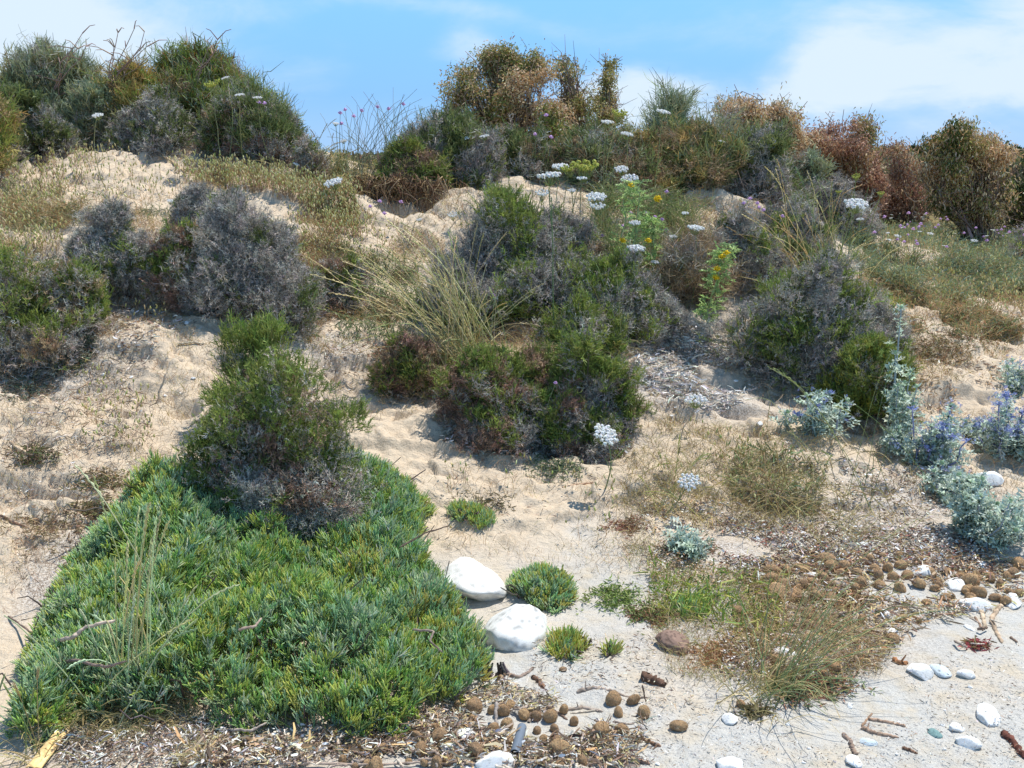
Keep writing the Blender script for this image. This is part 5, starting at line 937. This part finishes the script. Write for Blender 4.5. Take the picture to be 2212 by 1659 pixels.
# bunny tail fields
acc = Acc()
for poly, n_, h in [([(380,345),(520,372),(690,392),(770,430),(780,520),(700,500),(640,440),(560,420),(400,410),(370,380)], 2400, .13), ([(0,400),(120,345),(160,430),(130,560),(0,590)], 900, .12), ([(150,330),(260,330),(380,400),(390,430),(300,450),(160,450)], 650, .10), ([(620,470),(800,470),(860,560),(780,660),(650,640)], 620, .11), ([(1900,520),(2212,540),(2212,700),(2000,690),(1900,620)], 900, .2), ([(180,800),(330,860),(330,1000),(180,1000)], 130, .1), ([(940,1020),(1330,1040),(1340,1190),(960,1180)], 150, .13), ([(1420,960),(1660,960),(1700,1120),(1440,1150)], 200, .13), ([(280,560),(390,560),(400,700),(280,720)], 70, .12)]:
    g = region(poly, n_); g = clump_filter(g, 2.5, .33, 60); P = blades(acc, g, h, [(170,140,108),(188,160,118),(150,126,94)], .0010, .18); spikes(acc, P[:, -1], BUN)
stuff(acc, 'bunny_tail_grass', 'pale bunny tail grass with oval seed heads over the sandy slopes', M_leaf)
# dry, straw and rust coloured low grass
acc = Acc(); RUST = [(194,152,112),(206,170,128),(178,140,106),(212,186,144)]; MIXD = RUST+STRAW
for poly, n_, h, pal in [([(0,430),(150,440),(140,640),(0,560)], 3800, .10, MIXD), ([(100,400),(420,430),(420,520),(120,520)], 2600, .08, MIXD), ([(640,640),(860,660),(860,800),(660,760)], 1500, .06, MIXD), ([(330,680),(560,700),(540,820),(330,900)], 700, .05, MIXD), ([(380,350),(760,400),(800,560),(650,600),(620,440),(380,410)], 5200, .075, MIXD), ([(650,430),(830,470),(960,520),(980,640),(820,720),(680,680),(640,560)], 5200, .075, MIXD+[(130,140,96)]), ([(1340,900),(1980,960),(1990,1180),(1350,1190)], 6500, .075, STRAW+[(170,150,104),(150,120,92)]), ([(1340,1180),(1700,1190),(1680,1400),(1560,1480),(1450,1460),(1380,1300)], 3800, .06, STRAW+RUST+[(150,160,84),(170,176,92)]), ([(1600,1260),(1960,1260),(1900,1460),(1620,1480)], 3400, .075, STRAW+RUST), ([(170,1510),(420,1520),(460,1659),(160,1659)], 2600, .07, STRAW+[(212,196,160)]), ([(0,620),(330,700),(330,1000),(0,1040)], 1400, .06, [(170,148,124),(190,172,148),(152,130,108)]), ([(60,1040),(330,1000),(260,1240),(0,1330)], 900, .05, [(150,124,104),(140,110,92)]), ([(1300,420),(1640,440),(1640,540),(1300,520)], 2200, .08, MIXD), ([(960,640),(1250,660),(1180,780),(960,760)], 2400, .09, MIXD+[(120,80,72)]), ([(800,1010),(1330,1040),(1380,1260),(960,1200)], 380, .05, MIXD), ([(1850,640),(2212,650),(2212,820),(1960,840)], 3200, .07, RUST+STRAW+[(140,136,92)]), ([(930,420),(1100,430),(1060,500),(900,500)], 400, .06, MIXD)]:
    g = region(poly, n_); g = clump_filter(g, 3., .40, 70); blades(acc, g, h, pal, .0009, .7)
for poly, n_, h in [([(0,640),(420,680),(420,900),(330,1040),(0,1300)], 2600, .06), ([(640,660),(960,760),(960,960),(700,930)], 1100, .05), ([(960,960),(1420,980),(1420,1250),(980,1200)], 900, .06), ([(1380,720),(1750,820),(1750,960),(1380,940)], 1800, .06), ([(1750,900),(2212,900),(2212,1180),(1750,1180)], 2600, .07), ([(900,400),(1700,410),(1650,520),(1000,500)], 2600, .08), ([(380,690),(700,700),(640,860),(420,860)], 500, .05)]:
    g = region(poly, n_); g = clump_filter(g, 5., .47, 95); blades(acc, g, h, RUST+STRAW+[(150,128,104),(128,108,86)], .0009, .6)
stuff(acc, 'dry_grass', 'dry straw and rust coloured grass and weeds covering the slopes', M_twig)
# green weeds of the meadow and slope
acc = Acc(); MEAD = [(128,146,98),(146,158,104),(112,134,100),(160,160,110),(150,134,92),(174,160,118)]
for poly, n_, h, pal in [([(1820,490),(2212,500),(2212,640),(2060,660),(1900,620),(1840,560)], 11000, .14, MEAD+[(140,168,150),(128,156,136)]), ([(0,400),(380,440),(700,500),(820,560),(760,640),(620,560),(300,470),(0,520)], 2600, .07, [(150,150,110),(134,146,104)]), ([(1850,600),(2212,620),(2212,740),(1900,720)], 5200, .09, MEAD+RUST), ([(700,560),(900,560),(900,740),(740,740)], 1500, .06, [(120,136,96),(98,116,78)]), ([(60,640),(220,680),(200,800),(0,800)], 1100, .06, [(112,132,108),(98,116,84)]), ([(1400,1200),(1700,1220),(1680,1380),(1420,1340)], 900, .06, [(150,170,80),(126,156,80),(180,184,90)]), ([(1300,430),(1500,460),(1540,640),(1320,640),(1290,480)], 4200, .22, [(132,148,88),(112,130,80),(150,146,108)]), ([(700,300),(780,330),(790,400),(700,395)], 800, .1, MEAD), ([(1600,960),(1800,1000),(1760,1130),(1560,1100)], 700, .07, MEAD), ([(1290,400),(1330,400),(1320,560),(1290,560)], 300, .15, MEAD)]:
    g = region(poly, n_); g = clump_filter(g, 2.2, .36, 80); P = blades(acc, g, h, pal, .0012, .6)
    k = rng.random(len(P)) < .5; p = P[k, 2]; m = len(p); acc.tubes(np.stack([p, p+rng.normal(size=(m, 3))*.012, p+rng.normal(size=(m, 3))*.02], 1), .0028, pick(pal, m, .15), 2)
stuff(acc, 'green_weeds', 'green and glaucous low weeds of the meadow and slope', M_leaf)
# creeping rosettes on the sand
acc = Acc()
for px, py, rx, n_, pal in [(1750,1480,80,420,[(170,128,104),(140,150,108),(184,140,110),(128,142,104)]),(1640,1380,80,150,[(190,146,104),(172,164,100)]),(1560,1420,70,120,[(192,146,108),(180,134,98)]),(1240,1660,10,0,[]),(2110,1395,22,36,[(170,84,86),(150,130,90)]),(70,985,50,110,[(96,110,60),(120,96,72)]),(220,1040,60,110,[(126,130,84),(150,124,92)]),(210,1100,60,110,[(140,136,92),(150,124,96)]),(130,1140,110,140,[(150,136,100),(170,144,116)]),(1200,1012,60,110,[(108,124,92)]),(1050,1090,60,50,[(120,110,80)]),(1480,1190,60,130,[(124,130,84),(150,110,84)]),(1330,1290,60,110,[(140,156,80),(120,140,80)]),(1350,1140,40,60,[(160,110,96),(150,120,90)]),(1400,1330,50,120,[(150,110,84),(124,140,80)]),(690,640,60,200,[(110,120,78),(150,96,70)]),(840,760,50,160,[(110,122,90),(150,100,74)]),(120,770,70,260,[(108,128,112),(96,112,84)]),(60,840,70,200,[(110,128,110),(140,120,96)]),(1830,1300,60,130,[(150,120,84)]),(1630,1540,30,40,[(130,120,84)]),(2000,760,80,260,[(112,104,72),(140,112,80)]),(2080,720,100,400,[(120,108,76),(150,110,84),(116,126,84)])]:
    if not n_: continue
    g, ok = hit(px+rng.normal(size=n_)*rx*.5, py+rng.normal(size=n_)*rx*.22); m = len(g)
    for e in range(7):
        d = unit(rng.normal(size=(m, 3))*np.array([1, 1, .35])+np.array([0, 0, .15])); L_ = rng.uniform(.010, .028, (m, 1)); P0 = g+rng.normal(size=(m, 3))*np.array([.012, .012, .003])+np.array([0, 0, .006])
        acc.tubes(np.stack([P0, P0+d*L_*.5, P0+d*L_], 1), np.array([[.001, .0026, .0008]])*(1+.0*m), pick(pal, m, .18), 2)
stuff(acc, 'creeping_weeds', 'small creeping green and red weeds lying on the sand', M_leaf)
# flat litter of dead leaves, straw and white chips
acc = Acc()
WCH = [(236,232,224),(220,212,200),(246,244,240),(200,188,174)]; BLI = [(150,126,106),(120,98,82),(176,150,122),(96,78,66),(190,168,140)]
def litter(g, L0, r0, pal, lift=.012, curl=.3):
    m = len(g); a = rng.uniform(0, 2*PI, m); L_ = L0*rng.uniform(.4, 1.5, (m, 1))*((np.maximum(g[:, 1], 2.5)/3.)**.5)[:, None]; d = np.stack([np.cos(a), np.sin(a), rng.normal(size=m)*curl], 1); p = g+np.array([0, 0, 1])*rng.uniform(.001, lift*2, (m, 1)); md = p+d*L_*.5+rng.normal(size=(m, 3))*L_*.08; md[:, 2] = np.maximum(md[:, 2], gz(md[:, 0], md[:, 1])+.002); e = p+d*L_; e[:, 2] = np.maximum(e[:, 2], gz(e[:, 0], e[:, 1])+.001)
    acc.tubes(np.stack([p, md, e], 1), np.array([[.6, 1, .5]])*r0*rng.uniform(.5, 1.5, (m, 1))*((np.maximum(g[:, 1], 2.5)/3.)**.7)[:, None], pick(pal, m, .14), 2)
for poly, n_, L0, r0, pal, lo in [
 ([(420,1590),(780,1600),(900,1540),(1080,1470),(1200,1510),(1400,1560),(1380,1659),(420,1659)], 7500, .024, .0018, BLI+WCH[:2]+STRAW[:2], .30),
 ([(420,1590),(1280,1540),(1250,1659),(420,1659)], 1500, .015, .0035, WCH+BLI[:2], .30),
 ([(400,1600),(780,1610),(900,1560),(1250,1530),(1400,1600),(1380,1659),(400,1659)], 900, .045, .0035, [(150,124,104),(186,164,140),(206,170,126),(110,90,76),(226,214,196)], .36),
 ([(1640,1215),(2200,1215),(2160,1300),(1900,1400),(1640,1400)], 600, .04, .003, [(150,124,104),(186,164,140),(206,170,126),(226,214,196)], .36),
 ([(120,1540),(480,1560),(520,1659),(130,1659)], 3200, .022, .0018, WCH+BLI, .3),
 ([(1560,1130),(2100,1150),(2160,1240),(1560,1240)], 7000, .012, .0022, WCH+BLI+[(170,110,96)], .32),
 ([(1380,1080),(1660,1080),(1700,1300),(1400,1260)], 3000, .014, .0018, WCH+BLI+RUST, .42),
 ([(1560,1380),(1860,1390),(1800,1470),(1560,1470)], 3400, .012, .0022, WCH+BLI, .36),
 ([(1600,1190),(2212,1190),(2212,1310),(1980,1350),(1900,1450),(1600,1420)], 6500, .024, .0019, BLI+STRAW+RUST+WCH[:2], .30),
 ([(1330,690),(1500,700),(1680,800),(1560,900),(1400,850)], 4200, .030, .0020, WCH+[(170,164,158),(150,144,140)], .36),
 ([(960,930),(1360,930),(1360,990),(960,985)], 1800, .018, .0022, WCH+BLI[:2], .45),
 ([(200,580),(420,600),(430,760),(260,760)], 1500, .018, .0022, WCH+BLI, .45),
 ([(0,740),(330,760),(330,960),(0,1010)], 1900, .03, .0012, [(150,134,124),(176,160,148)]+WCH[:1]+BLI, .42),
 ([(0,1000),(330,1000),(200,1280),(0,1350)], 1000, .014, .0014, BLI+WCH, .5),
 ([(640,700),(850,720),(860,860),(640,860)], 700, .014, .0014, BLI+WCH, .45),
 ([(960,960),(1400,1010),(1380,1300),(960,1200)], 700, .014, .0012, BLI+[(190,150,116)], .5),
 ([(1380,1470),(2212,1400),(2212,1659),(1400,1659)], 2600, .009, .0011, BLI+WCH[:2]+[(120,116,110),(150,146,140)], .3), ([(1150,1380),(1420,1380),(1420,1659),(1150,1659)], 900, .011, .0011, BLI+WCH[:2], .3),
 ([(1700,960),(2100,1010),(2080,1160),(1600,1100)], 3200, .014, .0018, WCH+BLI, .40),
 ([(1140,1390),(1500,1380),(1500,1540),(1160,1500)], 500, .014, .0014, BLI, .45),
 ([(1900,780),(2180,780),(2180,900),(1960,900)], 900, .02, .0018, BLI+WCH[:1]+RUST, .4)]:
    litter(clump_filter(region(poly, n_), 3.5, lo, 90), L0, r0, pal)
stuff(acc, 'beach_litter', 'bleached leaf litter, straw and chips scattered over sand', M_twig)
# ------------------------------------------------------------------ sky, sun, camera
def build_world():
    w = bpy.data.worlds.new('World'); sc.world = w; w.use_nodes = True; T = w.node_tree; N = T.nodes; L = T.links; bg = N['Background']
    S = np.array([.34, .30, .89]); S = S/np.linalg.norm(S)
    sk = N.new('ShaderNodeTexSky'); sk.sky_type = 'NISHITA'; sk.sun_disc = False; sk.sun_elevation = math.asin(S[2]); sk.sun_rotation = math.atan2(S[0], S[1]); sk.altitude = 0; sk.air_density = 1.0; sk.dust_density = .6; sk.ozone_density = 2.2
    g = N.new('ShaderNodeTexCoord'); D_ = g.outputs['Generated']
    mp = N.new('ShaderNodeMapping'); mp.inputs['Scale'].default_value = (1, 1, 2.6); L.new(D_, mp.inputs[0])
    def noise(s, d, r, dist=0):
        t = N.new('ShaderNodeTexNoise'); t.inputs['Scale'].default_value = s; t.inputs['Detail'].default_value = d; t.inputs['Roughness'].default_value = r; t.inputs['Distortion'].default_value = dist; L.new(mp.outputs[0], t.inputs['Vector']); return t
    warp = noise(4.2, 5, .55, .2); 
    wsub = N.new('ShaderNodeVectorMath'); wsub.operation = 'SUBTRACT'; L.new(warp.outputs['Color'], wsub.inputs[0]); wsub.inputs[1].default_value = (.5, .5, .5)
    wsc = N.new('ShaderNodeVectorMath'); wsc.operation = 'SCALE'; L.new(wsub.outputs[0], wsc.inputs[0]); wsc.inputs[3].default_value = .13
    wad = N.new('ShaderNodeVectorMath'); wad.operation = 'ADD'; L.new(D_, wad.inputs[0]); L.new(wsc.outputs[0], wad.inputs[1])
    tot = None
    def m2(op, a, b, clamp=False):
        q = N.new('ShaderNodeMath'); q.operation = op; q.use_clamp = clamp
        for i, v in enumerate((a, b)):
            if hasattr(v, 'links'): L.new(v, q.inputs[i])
            else: q.inputs[i].default_value = v
        return q.outputs[0]
    # soft cloud banks: direction, half width, half height, strength
    for px, py, ax, ay, st in [(1800,135,.055,.036,.72),(1990,120,.07,.03,.36),(2140,205,.06,.022,.42),(1720,215,.10,.024,.4),(1300,190,.06,.03,.5),(1410,200,.07,.03,.45),(1035,130,.035,.024,.42),(120,60,.07,.045,.6),(300,110,.08,.03,.35),(30,150,.06,.035,.45),(900,30,.25,.014,.18),(620,150,.08,.016,.2),(2212,60,.05,.03,.3),(1450,20,.25,.016,.16),(-700,60,.3,.1,.6),(2900,100,.3,.08,.6),(700,-300,.5,.05,.35),(1900,-350,.4,.06,.4),(-200,-200,.3,.06,.4)]:
        d = at(px, py, 1.)-np.array([0, 0, EYE]); d = d/np.linalg.norm(d); rt = np.array([d[1], -d[0], 0]); rt /= np.linalg.norm(rt); up = np.cross(rt, d)
        def dot(vec, c):
            q = N.new('ShaderNodeVectorMath'); q.operation = 'DOT_PRODUCT'; L.new(wad.outputs[0], q.inputs[0]); q.inputs[1].default_value = vec*c; return q.outputs['Value']
        a = dot(rt, 1/ax); b = m2('SUBTRACT', dot(up, 1/ay), 0.)
        r2 = m2('ADD', m2('MULTIPLY', a, a), m2('MULTIPLY', b, b)); front = m2('GREATER_THAN', dot(d, 1), 0.2)
        e = m2('MULTIPLY', m2('MULTIPLY', m2('POWER', 2.718, m2('MULTIPLY', r2, -1.)), st), front)
        tot = e if tot is None else m2('ADD', tot, e)
    wisp = noise(7, 7, .62, .4).outputs['Fac']; wr = N.new('ShaderNodeMapRange'); wr.inputs[1].default_value = .35; wr.inputs[2].default_value = .72; L.new(wisp, wr.inputs[0]); wr.inputs[3].default_value = .55; wr.inputs[4].default_value = 1.15
    low = noise(2.2, 6, .6, .3).outputs['Fac']; lr = N.new('ShaderNodeMapRange'); lr.inputs[1].default_value = .4; lr.inputs[2].default_value = .8; lr.inputs[3].default_value = .0; lr.inputs[4].default_value = .12; L.new(low, lr.inputs[0])
    fac = m2('MULTIPLY', m2('ADD', tot, lr.outputs[0]), wr.outputs[0], True); sm = N.new('ShaderNodeMapRange'); sm.interpolation_type = 'SMOOTHSTEP'; sm.inputs[1].default_value = .08; sm.inputs[2].default_value = .66; sm.inputs[4].default_value = .88; L.new(fac, sm.inputs[0]); fac = sm.outputs[0]
    mx = N.new('ShaderNodeMix'); mx.data_type = 'RGBA'; L.new(fac, mx.inputs[0])
    sz = N.new('ShaderNodeSeparateXYZ'); L.new(D_, sz.inputs[0]); gr = N.new('ShaderNodeValToRGB'); L.new(sz.outputs[2], gr.inputs[0]); e = gr.color_ramp.elements
    while len(e) < 5: e.new(.5)
    for q, (p_, c_) in enumerate([(0, (.22, .42, .72)), (.06, (.12, .35, .72)), (.17, (.165, .44, .79)), (.5, (.12, .25, .45)), (1, (.05, .12, .26))]): e[q].position = p_; e[q].color = (*c_, 1)
    gs = N.new('ShaderNodeVectorMath'); gs.operation = 'SCALE'; gs.inputs[3].default_value = 10.; L.new(gr.outputs[0], gs.inputs[0])
    hs = N.new('ShaderNodeMix'); hs.data_type = 'RGBA'; hs.inputs[0].default_value = .8; L.new(sk.outputs[0], hs.inputs[6]); L.new(gs.outputs[0], hs.inputs[7])
    L.new(hs.outputs[2], mx.inputs[6]); mx.inputs[7].default_value = CLOUD; L.new(mx.outputs[2], bg.inputs['Color']); bg.inputs['Strength'].default_value = .118
    l = bpy.data.lights.new('sun', 'SUN'); l.energy = 4.2; l.angle = math.radians(.5); l.color = (1, .96, .89); o = bpy.data.objects.new('sun', l); C.objects.link(o)
    from mathutils import Vector
    o.rotation_euler = Vector(S).to_track_quat('Z', 'Y').to_euler(); o.location = (3, 3, 12)
SKYSAT, SKYVAL, SKYHUE, CLOUD = 1.0, 1.0, .5, (5.3, 6.1, 6.8, 1)
build_world()
cam = bpy.data.cameras.new('camera'); cam.sensor_width = 36; cam.lens = 36*FPX/2212; cam.clip_end = 3000; cam.clip_start = .05
co = bpy.data.objects.new('camera', cam); C.objects.link(co); co.location = (0, 0, EYE); co.rotation_euler = (PI/2-PIT, 0, 0); sc.camera = co
sc.view_settings.view_transform = 'Standard'; sc.view_settings.look = 'None'; sc.view_settings.exposure = .36; sc.view_settings.gamma = 1
sc.cycles.max_bounces = 5; sc.cycles.diffuse_bounces = 2; sc.cycles.glossy_bounces = 2; sc.cycles.transparent_max_bounces = 4
